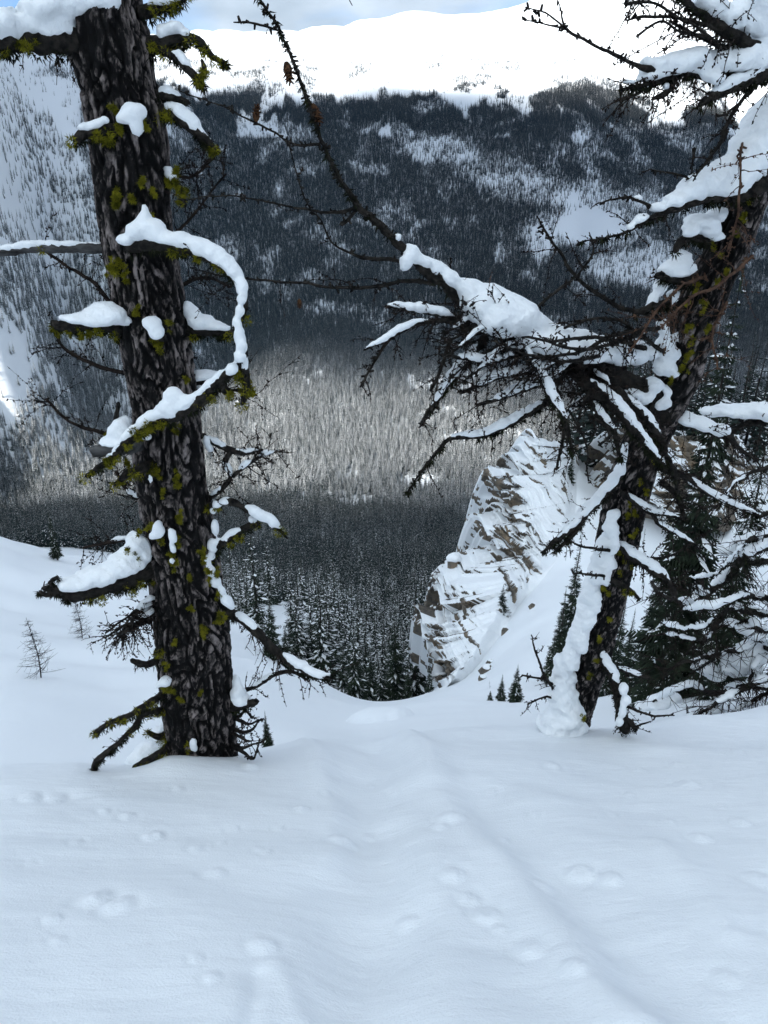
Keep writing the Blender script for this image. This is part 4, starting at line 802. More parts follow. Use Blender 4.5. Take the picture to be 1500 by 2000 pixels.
    # the branch that curls round and crosses the trunk
    B([(255, 480, -.18, 14), (300, 474, -.26, 15), (350, 482, -.28, 13), (400, 500, -.30, 12), (440, 524, -.32, 10), (463, 555, -.34, 9), (474, 590, -.36, 9), (466, 640, -.38, 10), (476, 680, -.4, 10), (466, 712, -.42, 10), (435, 742, -.42, 11), (395, 778, -.40, 12), (350, 806, -.38, 12), (300, 822, -.36, 11), (262, 850, -.35, 10), (235, 880, -.34, 8), (205, 905, -.33, 6), (170, 932, -.32, 4)],
      snow=[(.02, .36, 15, 15), (.37, .50, 9, 9), (.50, .92, 12, 13)], lich=1.7, dark=.9, blob=[(283, 432, 16, 22, -.25), (268, 450, 24, 20, -.26), (300, 446, 24, 20, -.26), (245, 468, 20, 12, -.25), (325, 466, 24, 13, -.27), (283, 408, 8, 12, -.23), (472, 585, 11, 12, -.40), (468, 608, 11, 12, -.41), (464, 630, 11, 13, -.42), (467, 652, 12, 13, -.43), (472, 674, 13, 13, -.44), (468, 697, 14, 13, -.46), (452, 722, 15, 13, -.46), (338, 772, 20, 18, -.36), (330, 794, 22, 16, -.37), (350, 786, 16, 14, -.37)], wig=.008)
    B([(474, 690, -.4, 8), (480, 730, -.42, 9), (480, 765, -.42, 8), (472, 790, -.42, 4)], snow=[(.0, .45, 8, 8)], lich=4)
    B([(430, 752, -.40, 8), (442, 765, -.42, 9), (448, 772, -.42, 6)], lich=5, blob=[(446, 750, 7, 6, -.42)])
    B([(265, 655, 0, 20), (225, 640, -.14, 17), (185, 632, -.2, 14), (145, 636, -.24, 12), (110, 634, -.25, 10), (103, 628, -.25, 6)], blob=[(215, 612, 34, 20, -.2), (180, 616, 24, 15, -.22), (245, 622, 20, 15, -.16), (200, 622, 40, 13, -.2), (150, 622, 24, 9, -.25), (122, 622, 14, 8, -.25), (195, 600, 18, 10, -.2)], lich=2, dark=1.8)
    t.lichen([(112, 648, 9), (135, 648, 11), (158, 650, 9), (172, 652, 7)], -.25)
    B([(285, 640, -.1, 12), (305, 650, -.24, 11), (318, 662, -.27, 9)], blob=[(296, 632, 22, 16, -.25), (303, 648, 15, 14, -.27), (312, 656, 10, 8, -.28)])
    B([(340, 648, .02, 12), (395, 645, -.03, 10), (455, 648, -.05, 6)], blob=[(378, 618, 18, 26, -.02), (395, 628, 24, 17, -.03), (425, 636, 20, 10, -.04), (366, 600, 8, 16, -.01), (445, 642, 10, 5, -.05)], lich=1, dark=2)
    B([(360, 742, .05, 9), (400, 746, .03, 8), (432, 742, .03, 5)], blob=[(398, 732, 24, 11, .03), (380, 736, 14, 10, .03), (420, 734, 14, 8, .03)])
    B([(290, 860, -.05, 14), (245, 872, -.22, 14), (190, 880, -.28, 11), (184, 880, -.28, 9)], wood=M_GREY, blob=[(236, 826, 18, 14, -.24), (230, 845, 24, 16, -.25), (215, 862, 26, 9, -.27), (246, 835, 14, 20, -.22)])
    B([(225, 820, -.24, 4), (231, 800, -.24, 5), (233, 788, -.24, 4)], blob=None)
    B([(300, 905, -.15, 10), (272, 918, -.25, 10), (245, 925, -.28, 8), (225, 948, -.3, 5)], lich=6, blob=[(257, 920, 8, 5, -.28), (293, 935, 6, 10, -.26)])
    t.snow([(287, 854, 12, 7, -.25), (347, 928, 5, 7, -.23)])
    # bare larch twigs on the right, middle
    for q in ([(385, 845, .02, 7), (415, 862, .0, 6), (450, 880, -.04, 6), (480, 884, -.06, 5), (512, 876, -.08, 3)], [(450, 882, -.04, 6), (440, 905, -.04, 6), (452, 930, -.06, 5), (430, 958, -.05, 5), (405, 975, 0, 5)], [(455, 930, -.06, 4), (485, 905, -.08, 4), (510, 892, -.08, 3), (540, 880, -.1, 2)]):
        B(q, snow=[(.15, .5, 6, 6), (.6, .95, 6, 5)], twigs=dict(n=16, ln=.17, r0=.003, droop=.1, sub=2), knob=.03)
    t.snow([(404, 862, 10, 14, .0), (410, 878, 8, 6, 0)])
    B([(395, 1010, 0, 8), (420, 985, -.1, 8), (450, 980, -.14, 7), (490, 1000, -.16, 6), (530, 1022, -.16, 5), (560, 1052, -.16, 2)], snow=[(.58, .92, 10, 12)], blob=[(424, 984, 12, 9, -.11), (440, 978, 14, 7, -.13), (416, 998, 8, 9, -.1)], lich=.5, twigs=dict(n=3, ln=.08, r0=.0025))
    B([(395, 1098, 0, 9), (425, 1070, -.1, 9), (450, 1050, -.12, 8), (480, 1030, -.12, 7), (505, 1022, -.12, 6)], snow=[(.45, .8, 9, 8)], blob=[(420, 1030, 9, 22, -.1), (416, 1065, 13, 16, -.1), (412, 1085, 11, 10, -.1), (493, 1014, 11, 8, -.12)], lich=2, dark=1)
    # big snow laden limb, low on the left
    B([(320, 1095, 0, 26), (280, 1118, -.12, 22), (235, 1138, -.2, 18), (185, 1152, -.26, 16), (140, 1162, -.3, 13), (105, 1152, -.32, 9), (85, 1150, -.32, 6)], blob=[(270, 1060, 16, 22, -.12), (262, 1085, 26, 26, -.15), (235, 1105, 34, 26, -.2), (200, 1122, 34, 22, -.24), (165, 1134, 32, 18, -.27), (130, 1140, 22, 13, -.3), (285, 1082, 12, 24, -.12), (258, 1048, 12, 8, -.1)], lich=1.2, dark=3, twigs=dict(n=14, ln=.05, r0=.006, up=-.3, t0=.6, sub=1, knob=False))
    for q in ([(110, 1150, -.32, 6), (98, 1138, -.33, 5), (112, 1130, -.33, 4)], [(120, 1155, -.32, 6), (92, 1162, -.34, 5), (80, 1155, -.34, 4)]): B(q, dark=1)
    t.lichen([(250, 1075, 8), (262, 1085, 7), (268, 1098, 7), (245, 1090, 6), (272, 1040, 6), (290, 1030, 7)], -.2)
    t.snow([(308, 1032, 12, 18, -.23), (300, 1045, 10, 10, -.24), (336, 1048, 9, 20, -.24), (337, 1070, 7, 12, -.235), (335, 1096, 6, 6, -.23)])
    t.snow([(405, 1095, 9, 14, -.12), (412, 1115, 11, 15, -.12), (422, 1135, 11, 14, -.12), (434, 1155, 9, 12, -.13), (440, 1172, 12, 12, -.14), (450, 1180, 9, 9, -.14)])
    t.lichen([(408, 1130, 8), (425, 1120, 8), (428, 1160, 8), (436, 1200, 9), (425, 1210, 9)], -.14)
    for i in range(7):
        x0 = 318 - i * 4; B([(x0, 1165 + i * 8, 0, 3.6), (292 - i * 6 - 9 * (i % 2), 1172 + i * 9 + 8 * (i % 3), -.12 - .03 * i, 3), (262 - i * 5 + 12 * (i % 2), 1195 + i * 7, -.16 - .04 * i, 2.6), (205 + 18 * (i % 4), 1235 + 12 * (i % 3), -.2 - .05 * i, 1.8)], knob=.03, snow=[(.1, .5, 6, 5)] if i < 4 else (), twigs=dict(n=12, ln=.15, r0=.003, up=-.5, droop=.1))
    B([(425, 1190, 0, 11), (470, 1206, -.06, 9), (505, 1240, -.12, 9), (550, 1282, -.16, 9), (590, 1305, -.2, 8), (625, 1322, -.24, 4), (650, 1316, -.26, 2)], snow=[(.12, .36, 8, 6), (.56, .97, 9, 8)], dark=1.6, twigs=dict(n=26, ln=.17, r0=.0035, up=-.5, droop=.25), knob=.025)
    B([(325, 1278, 0, 8), (300, 1295, -.18, 7), (280, 1298, -.22, 7), (256, 1289, -.25, 5)], lich=.8, dark=1, twigs=dict(n=4, ln=.08, r0=.004, up=.2))
    B([(318, 1265, -.05, 6), (305, 1275, -.2, 6), (312, 1262, -.22, 4)], lich=.5)
    B([(340, 1345, 0, 10), (300, 1368, -.2, 7), (255, 1395, -.28, 6), (215, 1412, -.3, 6), (186, 1428, -.32, 5)], lich=1.6, dark=1.5, twigs=dict(n=5, ln=.07, r0=.004), blob=[(322, 1330, 14, 12, -.2), (308, 1338, 9, 8, -.21)])
    B([(340, 1385, 0, 7), (300, 1388, -.2, 6), (278, 1395, -.22, 6), (262, 1420, -.25, 6), (238, 1445, -.28, 5), (205, 1472, -.3, 6), (186, 1492, -.3, 6), (184, 1508, -.3, 5)], lich=.5, dark=2, twigs=dict(n=5, ln=.08, r0=.003))
    B([(345, 1452, 0, 9), (315, 1470, -.2, 9), (285, 1488, -.24, 9), (262, 1500, -.25, 7)], lich=5, dark=1)
    B([(335, 1430, 0, 7), (310, 1440, -.15, 7), (288, 1430, -.18, 4)], lich=2.5, twigs=dict(n=3, ln=.06, r0=.003))
    t.snow([(290, 1470, 32, 26, .08), (315, 1440, 22, 24, .06), (268, 1485, 22, 18, .05), (325, 1420, 12, 14, .04)])
    t.snow([(377, 1452, 9, 12, -.22), (380, 1462, 8, 6, -.22)])
    B([(440, 1378, 0, 12), (470, 1378, -.08, 11), (502, 1372, -.1, 7)], blob=[(462, 1330, 10, 18, -.04), (466, 1352, 17, 16, -.06), (472, 1366, 20, 9, -.07)], lich=1, dark=1.5, twigs=dict(n=5, ln=.09, r0=.003))
    B([(430, 1358, .05, 5), (490, 1345, .0, 4), (530, 1322, -.05, 5), (570, 1312, -.08, 4), (602, 1330, -.1, 2)], snow=[(.3, .7, 5, 4)], twigs=dict(n=10, ln=.13, r0=.0028, up=.3))
    for i in range(6): B([(440, 1385 + 14 * i, .02, 4.5), (462 + 6 * (i % 3), 1400 + 15 * i - 8 * (i % 2), -.03 * i, 3.5), (480 + 7 * (i % 3), 1388 + 17 * i + 9 * (i % 2), -.04 * i, 2.5), (492 + 12 * ((i * 2) % 3), 1402 + 15 * i - 12 * (i % 3), -.05, 1.5)], knob=.03, twigs=dict(n=6, ln=.11, r0=.0026, droop=.2))
    # thin bare twigs behind the trunk
    for q in ([(250, 650, .3, 4), (190, 560, .35, 4), (130, 520, .4, 3), (75, 480, .4, 2)], [(270, 735, .3, 5), (190, 715, .35, 4), (130, 685, .4, 3), (105, 655, .4, 2)], [(285, 860, .2, 5), (200, 845, .3, 4), (140, 825, .3, 3), (90, 780, .3, 2)], [(300, 990, .2, 5), (250, 960, .25, 4), (225, 920, .25, 3)], [(330, 470, .3, 4), (370, 430, .4, 3), (410, 380, .45, 2), (440, 340, .5, 2)], [(320, 330, .3, 4), (370, 345, .4, 3), (420, 310, .5, 2)], [(350, 560, .3, 4), (400, 540, .4, 3), (450, 560, .45, 2)], [(300, 1060, .1, 6), (245, 1055, .15, 5), (180, 1065, .2, 3), (160, 1070, .2, 2)], [(385, 790, .15, 4), (430, 760, .2, 3), (500, 772, .2, 2)]):
        B(q, twigs=dict(n=15, ln=.22, r0=.0022, droop=.0, sub=3), knob=.03, wood=M_TWIG, snow=[(.3, .6, 6, 4)] if q[0][1] > 980 else ())
    # limbs above the picture
    for i in range(7):
        z = top[2] + .5 + .42 * i; a = 2.2 * i + .4; L = 1.1 - .1 * i; u = np.linspace(0, 1, 12)[:, None]
        pp = np.array([top[0], top[1] + .02, z]) + np.array([math.cos(a), math.sin(a), 0]) * L * u + np.array([0, 0, -.3 * L]) * u ** 1.6; mb = MB(); tube(mb, pp, np.linspace(.03, .006, 12), 7); o = t.put('branch', mb.mesh('branch', [M_WOOD]))
        m2 = MB(); twig_spray(m2, pp, np.linspace(.03, .006, 12), 14, .2, t.g, knob=False); t.put('twigs', m2.mesh('twigs', [M_TWIG], False), o, 'stuff')
big_larch()

# ---------------------------------------------------------------- the leaning larch on the right
def leaning_larch():
    shrink = lambda L: [(x, y - 2, a * 1.06, b * .98, d - .03) for x, y, a, b, d in L]
    Y0 = 5.0
    C = [(1112, 1440, .2, 36), (1118, 1405, .2, 34), (1134, 1340, .2, 36), (1150, 1287, .18, 36), (1175, 1187, .15, 37), (1202, 1075, .1, 38), (1226, 962, .05, 40), (1250, 887, .02, 38), (1285, 812, 0, 38), (1322, 737, -.03, 40), (1345, 660, -.06, 43), (1372, 587, -.1, 44), (1426, 477, -.15, 40), (1470, 367, -.2, 38), (1520, 270, -.25, 36), (1580, 120, -.3, 34), (1620, -60, -.3, 30)]
    pts = [(P(x, y, Y0 + d), hw * pscale(x, y, Y0 + d)) for x, y, d, hw in C]; top = pts[-1][0]
    t = Larch('larch_tree', P(1115, 1418, Y0 + .2), 'dark leaning larch with snow plastered trunk and long arching branch', Y0, 23); t.lk = .6
    me, p, r = trunk_mesh(pts, [np.array([top[0] + .15, top[1], top[2] + 1.0, .07]), np.array([top[0] + .2, top[1], top[2] + 2.2, .012])], (.05, .12), 110, .012, .016, 9, .09); t.put('trunk', me)
    B = t.branch; K = dict(knob=.022)
    tw = lambda n, ln=.2, **k: dict(n=n, ln=ln, r0=k.pop('r0', .0032), **k)
    # the long arching branch
    main, mp_, mr_ = B([(1300, 800, -.02, 34), (1255, 768, -.15, 28), (1200, 735, -.25, 25), (1110, 693, -.4, 23), (1020, 655, -.5, 21), (950, 622, -.58, 16), (890, 572, -.62, 14), (830, 520, -.66, 11), (780, 480, -.7, 8.5), (740, 440, -.72, 7), (700, 400, -.74, 6), (660, 340, -.76, 4.6), (625, 270, -.78, 3.8), (600, 190, -.8, 3.2), (570, 110, -.82, 2.9), (540, 50, -.84, 2.6), (505, 0, -.86, 2.4), (470, -60, -.88, 2)],
      knob=.007, dark=.5, rough=.22, wig=.01, h=.013,
      blob=shrink([(772, 470, 9, 12, -.68), (800, 493, 15, 14, -.66), (828, 510, 18, 14, -.64), (855, 528, 20, 15, -.62), (880, 545, 22, 17, -.6), (905, 560, 26, 19, -.58), (935, 578, 32, 22, -.56), (965, 596, 44, 32, -.56), (1000, 616, 50, 36, -.54), (960, 625, 34, 24, -.62), (920, 600, 24, 22, -.62), (1060, 672, 36, 22, -.56), (1110, 680, 40, 22, -.48), (1160, 690, 40, 22, -.42), (1030, 632, 42, 28, -.48), (1060, 652, 42, 24, -.44), (1100, 665, 44, 24, -.38), (1140, 672, 42, 22, -.33), (1180, 682, 42, 24, -.27), (1215, 690, 38, 28, -.22), (1245, 690, 30, 26, -.16), (980, 640, 30, 20, -.58), (1030, 668, 30, 16, -.52), (790, 515, 10, 16, -.72)]))
    def sub(pts, n=6, ln=.16, **k):
        k.setdefault('knob', .018); pts = [(a, b, c, d * .78) for a, b, c, d in pts]; n = int(n * 1.7); k['snow'] = [(q[0], q[1], q[2] * .78, q[3] * .72) for q in k.get('snow', ())]; return B(pts, twigs=tw(n, ln, **k.pop('tw', {})), **k)
    sub([(915, 640, -.58, 9), (863, 615, -.72, 7), (793, 604, -.82, 6), (756, 600, -.88, 4)], snow=[(.2, .98, 12, 12)], n=8)
    sub([(915, 630, -.6, 8), (860, 626, -.75, 6), (817, 632, -.85, 5), (760, 657, -.95, 4), (714, 681, -1.0, 3)], snow=[(.45, 1, 8, 9)], n=9)
    sub([(800, 640, -.85, 4), (760, 665, -.9, 4), (728, 711, -.95, 3), (705, 755, -1, 2.5)], n=3, ln=.1)
    sub([(948, 660, -.55, 12), (920, 695, -.65, 11), (887, 732, -.72, 10), (854, 780, -.8, 8), (824, 830, -.85, 5)], snow=[(.08, .82, 12, 10)], n=5, ln=.12, dark=1.2, knob=.01)
    sub([(880, 660, -.7, 5), (865, 710, -.78, 5), (842, 765, -.84, 4)], n=4)
    sub([(1090, 770, -.35, 13), (1050, 795, -.45, 11), (1003, 820, -.52, 10), (943, 850, -.6, 9), (873, 862, -.68, 6), (826, 917, -.72, 3.5), (798, 962, -.75, 2)], snow=[(.1, .66, 11, 11)], n=8, dark=1)
    sub([(1095, 745, -.36, 10), (1040, 755, -.5, 9), (985, 775, -.6, 7), (930, 790, -.7, 4)], snow=[(.1, .85, 12, 11)], n=9)
    sub([(1060, 720, -.45, 10), (1000, 730, -.58, 8), (950, 745, -.66, 7), (900, 770, -.74, 4)], snow=[(.15, .85, 13, 12)], n=9)
    sub([(1020, 690, -.5, 9), (960, 705, -.66, 7), (910, 700, -.76, 5), (860, 690, -.84, 3)], snow=[(.1, .8, 13, 12)], n=9)
    sub([(1041, 690, -.52, 12), (1056, 730, -.66, 11), (1080, 780, -.74, 10), (1101, 815, -.78, 8), (1120, 885, -.8, 4)], snow=[(.02, .72, 12, 11)], n=8, ln=.12, dark=1, knob=.01)
    sub([(1110, 715, -.42, 18), (1167, 765, -.5, 18), (1213, 805, -.52, 16), (1262, 865, -.52, 10), (1290, 905, -.5, 5)], snow=[(.1, .95, 14, 13)], n=14, ln=.14, dark=1.6, knob=.008)
    sub([(1200, 760, -.35, 13), (1260, 812, -.42, 12), (1297, 870, -.42, 9), (1312, 910, -.4, 8), (1327, 970, -.38, 3)], snow=[(.05, .5, 10, 10), (.55, .75, 7, 7)], n=10, ln=.14, dark=1.2, knob=.01)
    sub([(1150, 770, -.45, 10), (1175, 815, -.55, 9), (1200, 850, -.58, 7), (1215, 900, -.58, 3)], snow=[(.1, .6, 9, 9)], n=8, ln=.12, dark=1)
    sub([(1105, 820, -.7, 5), (1098, 865, -.74, 4), (1086, 918, -.76, 3)], n=4, ln=.06, knob=.008)
    sub([(1110, 800, -.7, 3), (1145, 870, -.74, 2.5), (1148, 940, -.76, 2)], n=2, ln=.06)
    sub([(1150, 810, -.6, 5), (1190, 845, -.7, 4), (1170, 868, -.72, 3)], n=5, ln=.08)
    q = t.g
    for i in range(20):                                    # drooping side branchlets, each with its own thin line of snow
        j = int(len(mp_) * (.06 + .40 * (i + q.random()) / 20)); X_, Y_, Z_ = mp_[j]; x0, y0 = project(X_, Y_, Z_); d0 = Y_ - Y0; dx = -q.uniform(50, 150) if i % 4 else q.uniform(10, 60); dy = q.uniform(10, 110); dd = q.uniform(-.38, -.08)
        sub([(x0, y0, d0, 6), (x0 + .35 * dx, y0 + .2 * dy + q.normal(0, 6), d0 + .5 * dd, 4.5), (x0 + .7 * dx, y0 + .6 * dy + q.normal(0, 6), d0 + .85 * dd, 3.2), (x0 + dx, y0 + dy, d0 + dd, 1.8)], n=7, ln=.15, snow=[(.12, .85, 6.5, 6)] if i % 3 else (), knob=.014)
    # thin branches reaching far left
    sub([(850, 555, -.64, 6), (812, 548, -.68, 6), (747, 557, -.72, 5), (700, 562, -.76, 4.5), (640, 560, -.8, 4), (560, 549, -.84, 3), (480, 545, -.88, 2.5), (370, 522, -.92, 1.5)], n=5, ln=.2, tw=dict(up=-.3, r0=.0025, sub=1))
    sub([(800, 515, -.68, 6), (760, 508, -.72, 5.5), (720, 503, -.76, 5), (680, 494, -.8, 3.5), (650, 475, -.82, 2.5), (622, 425, -.84, 2.2), (600, 395, -.86, 2), (560, 268, -.9, 1.3)], n=3, ln=.1, tw=dict(r0=.002, sub=0))
    sub([(700, 405, -.74, 5), (655, 415, -.78, 4), (600, 408, -.8, 3), (520, 395, -.84, 2.5), (450, 385, -.86, 2), (350, 388, -.9, 1.5)], n=3, ln=.12, tw=dict(r0=.002, sub=0))
    sub([(695, 410, -.74, 4), (680, 430, -.76, 4), (668, 438, -.77, 6)], n=1, ln=.03)
    b2, _, _ = sub([(625, 282, -.78, 4), (570, 280, -.82, 3), (500, 240, -.86, 2.5), (430, 205, -.9, 2), (350, 178, -.94, 1.3)], n=1, ln=.06, tw=dict(r0=.002, sub=0))
    sub([(545, 60, -.84, 3), (500, 46, -.87, 2.5), (455, 43, -.9, 1.6)], n=1, ln=.04, tw=dict(r0=.0015, sub=0))
    t.cone(563, 142, 19, -.84, math.pi - .15, main); t.cone(617, 222, 19, -.78, math.pi - .4, main); t.cone(501, 222, 15, -.86, .15, b2); t.cone(585, 592, 9, -.84, math.pi, None)
    # wild twigs over the arching branch
    s0 = len(mp_)
    m2 = MB(); twig_spray(m2, mp_, mr_, 85, .34, t.g, up=-.05, side=1., droop=.08, sub=3, r0=.0042, t0=.0, t1=.50, toward=(-.5, -.8, -.1)); t.put('twigs', m2.mesh('twigs', [M_TWIG], False), main, 'stuff')
    m2 = MB(); twig_spray(m2, mp_, mr_, 16, .26, t.g, up=.55, droop=.0, sub=1, r0=.0024, t0=.05, t1=.5); t.put('twigs', m2.mesh('twigs', [M_RTWIG], False), main, 'stuff')
    for q in ([(1205, 690, -.4, 6), (1150, 700, -.6, 5), (1090, 705, -.72, 4), (1030, 690, -.8, 3), (960, 665, -.86, 2)], [(1260, 680, -.3, 6), (1180, 660, -.6, 5), (1100, 665, -.75, 4), (1020, 660, -.85, 3)], [(1250, 650, -.3, 6), (1180, 675, -.6, 5), (1110, 680, -.75, 4), (1060, 660, -.85, 2)], [(1290, 640, -.2, 6), (1200, 655, -.55, 5), (1120, 690, -.7, 4), (1010, 700, -.8, 2)]): sub(q, n=9, ln=.14)
    # crossing twigs between arching branch and trunk
    sub([(1330, 640, -.1, 8), (1260, 612, -.25, 6), (1207, 598, -.3, 6), (1148, 561, -.36, 5), (1119, 532, -.4, 4.5), (1097, 499, -.42, 4), (1075, 469, -.44, 3), (1049, 422, -.46, 1.6)], n=7, ln=.2, tw=dict(up=.1, r0=.0026))
    sub([(1040, 610, -.5, 5), (1085, 570, -.5, 4), (1130, 535, -.5, 3.5), (1160, 490, -.5, 2.5), (1150, 455, -.5, 1.5)], n=4, ln=.14)
    sub([(1300, 690, -.2, 5), (1230, 640, -.4, 4), (1180, 620, -.5, 4), (1100, 640, -.6, 3)], n=5, ln=.2)
    for q in ([(1380, 540, -.2, 4), (1330, 560, -.5, 3), (1280, 610, -.6, 3), (1230, 690, -.65, 2)], [(1470, 500, -.3, 4), (1400, 560, -.55, 4), (1350, 580, -.6, 3), (1290, 640, -.65, 2)], [(1420, 590, -.3, 4), (1390, 650, -.5, 3), (1400, 720, -.55, 2)], [(1450, 280, -.4, 3), (1445, 340, -.6, 3), (1440, 430, -.62, 3), (1420, 490, -.6, 2)]):
        sub(q, n=6, ln=.22, wood=M_RTWIG, tw=dict(mat=M_RTWIG, r0=.0022, droop=.0))
    # limbs of the upper right corner
    sub([(1590, 150, -.3, 20), (1510, 108, -.45, 17), (1440, 72, -.55, 15), (1385, 40, -.6, 12), (1340, 8, -.65, 9), (1300, -25, -.7, 6)], blob=[(1400, 10, 30, 24, -.58), (1440, 30, 34, 28, -.55), (1480, 40, 34, 34, -.5), (1475, -5, 40, 30, -.5), (1370, -2, 18, 12, -.6), (1520, 60, 40, 40, -.45), (1348, 14, 10, 8, -.62), (1510, 10, 40, 30, -.45)], n=14, ln=.26, knob=.008, dark=1, tw=dict(up=-.1, r0=.0035))
    for q in ([(1430, 78, -.55, 6), (1380, 50, -.62, 5), (1330, 38, -.66, 4), (1270, 35, -.7, 4), (1225, 36, -.72, 2)], [(1420, 95, -.55, 5), (1390, 75, -.62, 4), (1330, 62, -.66, 4), (1290, 45, -.7, 3), (1250, 70, -.74, 3.5), (1245, 72, -.75, 3)], [(1410, 95, -.6, 4), (1370, 55, -.65, 4), (1330, 35, -.68, 4), (1280, 8, -.7, 3.5), (1220, 4, -.74, 5)], [(1440, 90, -.5, 6), (1400, 90, -.55, 5), (1350, 60, -.6, 4), (1310, 45, -.65, 3)]): sub(q, n=5, ln=.14)
    sub([(1590, 190, -.3, 22), (1520, 150, -.4, 16), (1470, 140, -.48, 12), (1430, 142, -.52, 10), (1385, 150, -.58, 10), (1330, 145, -.62, 9), (1290, 158, -.66, 8), (1250, 166, -.7, 5), (1212, 172, -.72, 3)], blob=[(1480, 110, 36, 34, -.46), (1440, 118, 36, 26, -.5), (1400, 122, 36, 26, -.54), (1360, 116, 34, 22, -.58), (1325, 120, 34, 20, -.6), (1290, 124, 34, 16, -.63), (1262, 125, 16, 16, -.65), (1270, 150, 24, 8, -.66), (1300, 142, 24, 9, -.64), (1232, 160, 18, 7, -.7), (1500, 80, 34, 40, -.44), (1450, 85, 18, 30, -.5), (1400, 150, 22, 14, -.62)], n=14, ln=.2, knob=.008, dark=1, tw=dict(up=-.2))
    sub([(1290, 140, -.66, 9), (1260, 132, -.7, 8), (1230, 122, -.74, 6), (1200, 105, -.78, 4.5), (1130, 72, -.84, 3.5), (1105, 54, -.86, 3), (1095, 25, -.88, 2), (1085, 0, -.89, 1.5)], n=3, ln=.06, tw=dict(r0=.002, sub=0)); sub([(1105, 55, -.86, 2.5), (1065, 27, -.9, 2), (1024, 15, -.92, 1.3)], n=1, ln=.03); sub([(1108, 57, -.86, 2.5), (1065, 47, -.9, 2), (1020, 38, -.92, 1.3)], n=1, ln=.03)
    sub([(1320, 150, -.62, 9), (1300, 180, -.66, 8), (1285, 188, -.68, 6), (1275, 192, -.68, 4)], n=6, ln=.1, blob=[(1300, 168, 10, 8, -.66)]); sub([(1300, 155, -.64, 6), (1250, 182, -.7, 5), (1210, 198, -.74, 3)], n=8, ln=.1, snow=[(.2, .7, 7, 6)])
    sub([(1530, 130, -.4, 16), (1490, 145, -.5, 14), (1440, 165, -.56, 13), (1400, 182, -.6, 12), (1368, 204, -.63, 7)], snow=[(.25, .95, 13, 14)], n=10, ln=.14, dark=1.6, knob=.008)
    sub([(1490, 150, -.45, 6), (1450, 195, -.55, 5), (1425, 235, -.58, 5), (1408, 275, -.6, 5), (1380, 315, -.62, 3.5), (1355, 352, -.64, 2)], n=7, ln=.12, knob=.012)
    sub([(1440, 205, -.55, 4), (1420, 220, -.62, 3), (1395, 228, -.66, 3)], n=2, ln=.05)
    sub([(1525, 330, -.22, 22), (1470, 372, -.34, 18), (1420, 386, -.42, 13), (1370, 392, -.5, 11), (1320, 405, -.56, 10), (1270, 428, -.62, 7), (1222, 452, -.68, 4), (1180, 465, -.72, 2.5), (1130, 474, -.76, 1.5)],
        blob=[(1490, 270, 52, 60, -.3), (1460, 310, 44, 46, -.34), (1520, 240, 60, 60, -.25), (1420, 338, 40, 36, -.4), (1385, 355, 34, 28, -.46), (1350, 370, 30, 22, -.52), (1355, 350, 14, 16, -.52), (1318, 388, 26, 16, -.56), (1285, 406, 22, 11, -.6), (1255, 424, 16, 8, -.64), (1230, 442, 10, 6, -.67), (1440, 355, 30, 24, -.38), (1405, 372, 34, 14, -.43)], n=8, ln=.16, dark=1, knob=.012, tw=dict(up=.2))
    sub([(1350, 352, -.5, 3), (1353, 320, -.55, 2.5), (1357, 292, -.58, 6)], n=1, ln=.03, blob=[(1356, 290, 6, 7, -.58)]); sub([(1340, 345, -.55, 3), (1290, 335, -.6, 2.5), (1270, 328, -.62, 1.5)], n=1, ln=.05); sub([(1270, 402, -.6, 4), (1230, 388, -.64, 3), (1190, 388, -.68, 2.5), (1170, 398, -.7, 3)], n=2, ln=.05, blob=[(1247, 386, 11, 6, -.62)])
    # snow clinging to the left side of the trunk, top to bottom
    t.snow([(1400, 420, 24, 14, -.3), (1375, 432, 34, 16, -.36), (1350, 445, 20, 12, -.4), (1385, 450, 26, 14, -.34), (1400, 462, 14, 10, -.32), (1345, 455, 14, 8, -.42)])
    t.snow([(1330, 500, 16, 14, -.3), (1318, 520, 28, 14, -.32), (1322, 532, 32, 9, -.32), (1345, 520, 14, 12, -.28)]); t.snow([(1288, 560, 16, 18, -.3), (1300, 545, 14, 14, -.28), (1275, 585, 12, 16, -.32), (1268, 600, 8, 8, -.34), (1312, 580, 16, 16, -.22)])
    B([(1370, 545, -.1, 12), (1330, 548, -.28, 10), (1290, 540, -.36, 8), (1280, 542, -.38, 5)], dark=1.5, knob=.012, twigs=tw(6, .14)); B([(1340, 590, -.1, 10), (1290, 595, -.3, 8), (1260, 602, -.38, 6), (1240, 612, -.4, 4)], dark=1.5, knob=.012, twigs=tw(6, .14)); B([(1400, 470, -.15, 12), (1360, 462, -.34, 10), (1330, 470, -.42, 8), (1320, 490, -.44, 5)], dark=1.5, twigs=tw(5, .12))
    t.snow([(1295, 640, 14, 16, -.2), (1300, 665, 18, 18, -.18), (1305, 690, 24, 22, -.17), (1295, 715, 26, 18, -.18), (1310, 728, 16, 12, -.16), (1275, 690, 14, 14, -.22), (1322, 660, 12, 14, -.12)]); t.snow([(1275, 750, 22, 14, -.2), (1255, 775, 24, 16, -.22), (1235, 770, 20, 12, -.26), (1290, 790, 18, 14, -.18), (1300, 765, 12, 12, -.15)])
    t.snow([(1216, 895, 10, 18, -.16), (1212, 915, 12, 16, -.16), (1198, 935, 14, 14, -.18), (1185, 950, 14, 10, -.2), (1220, 875, 8, 12, -.15)])
    t.lichen([(1345, 640, 12), (1352, 668, 10), (1340, 700, 9), (1335, 720, 10), (1360, 560, 10), (1375, 600, 12), (1385, 640, 9), (1402, 548, 9), (1410, 500, 8), (1420, 530, 7), (1395, 480, 8), (1455, 420, 8), (1440, 455, 9), (1460, 390, 7), (1350, 690, 8), (1310, 745, 8), (1345, 590, 8)], -.34)
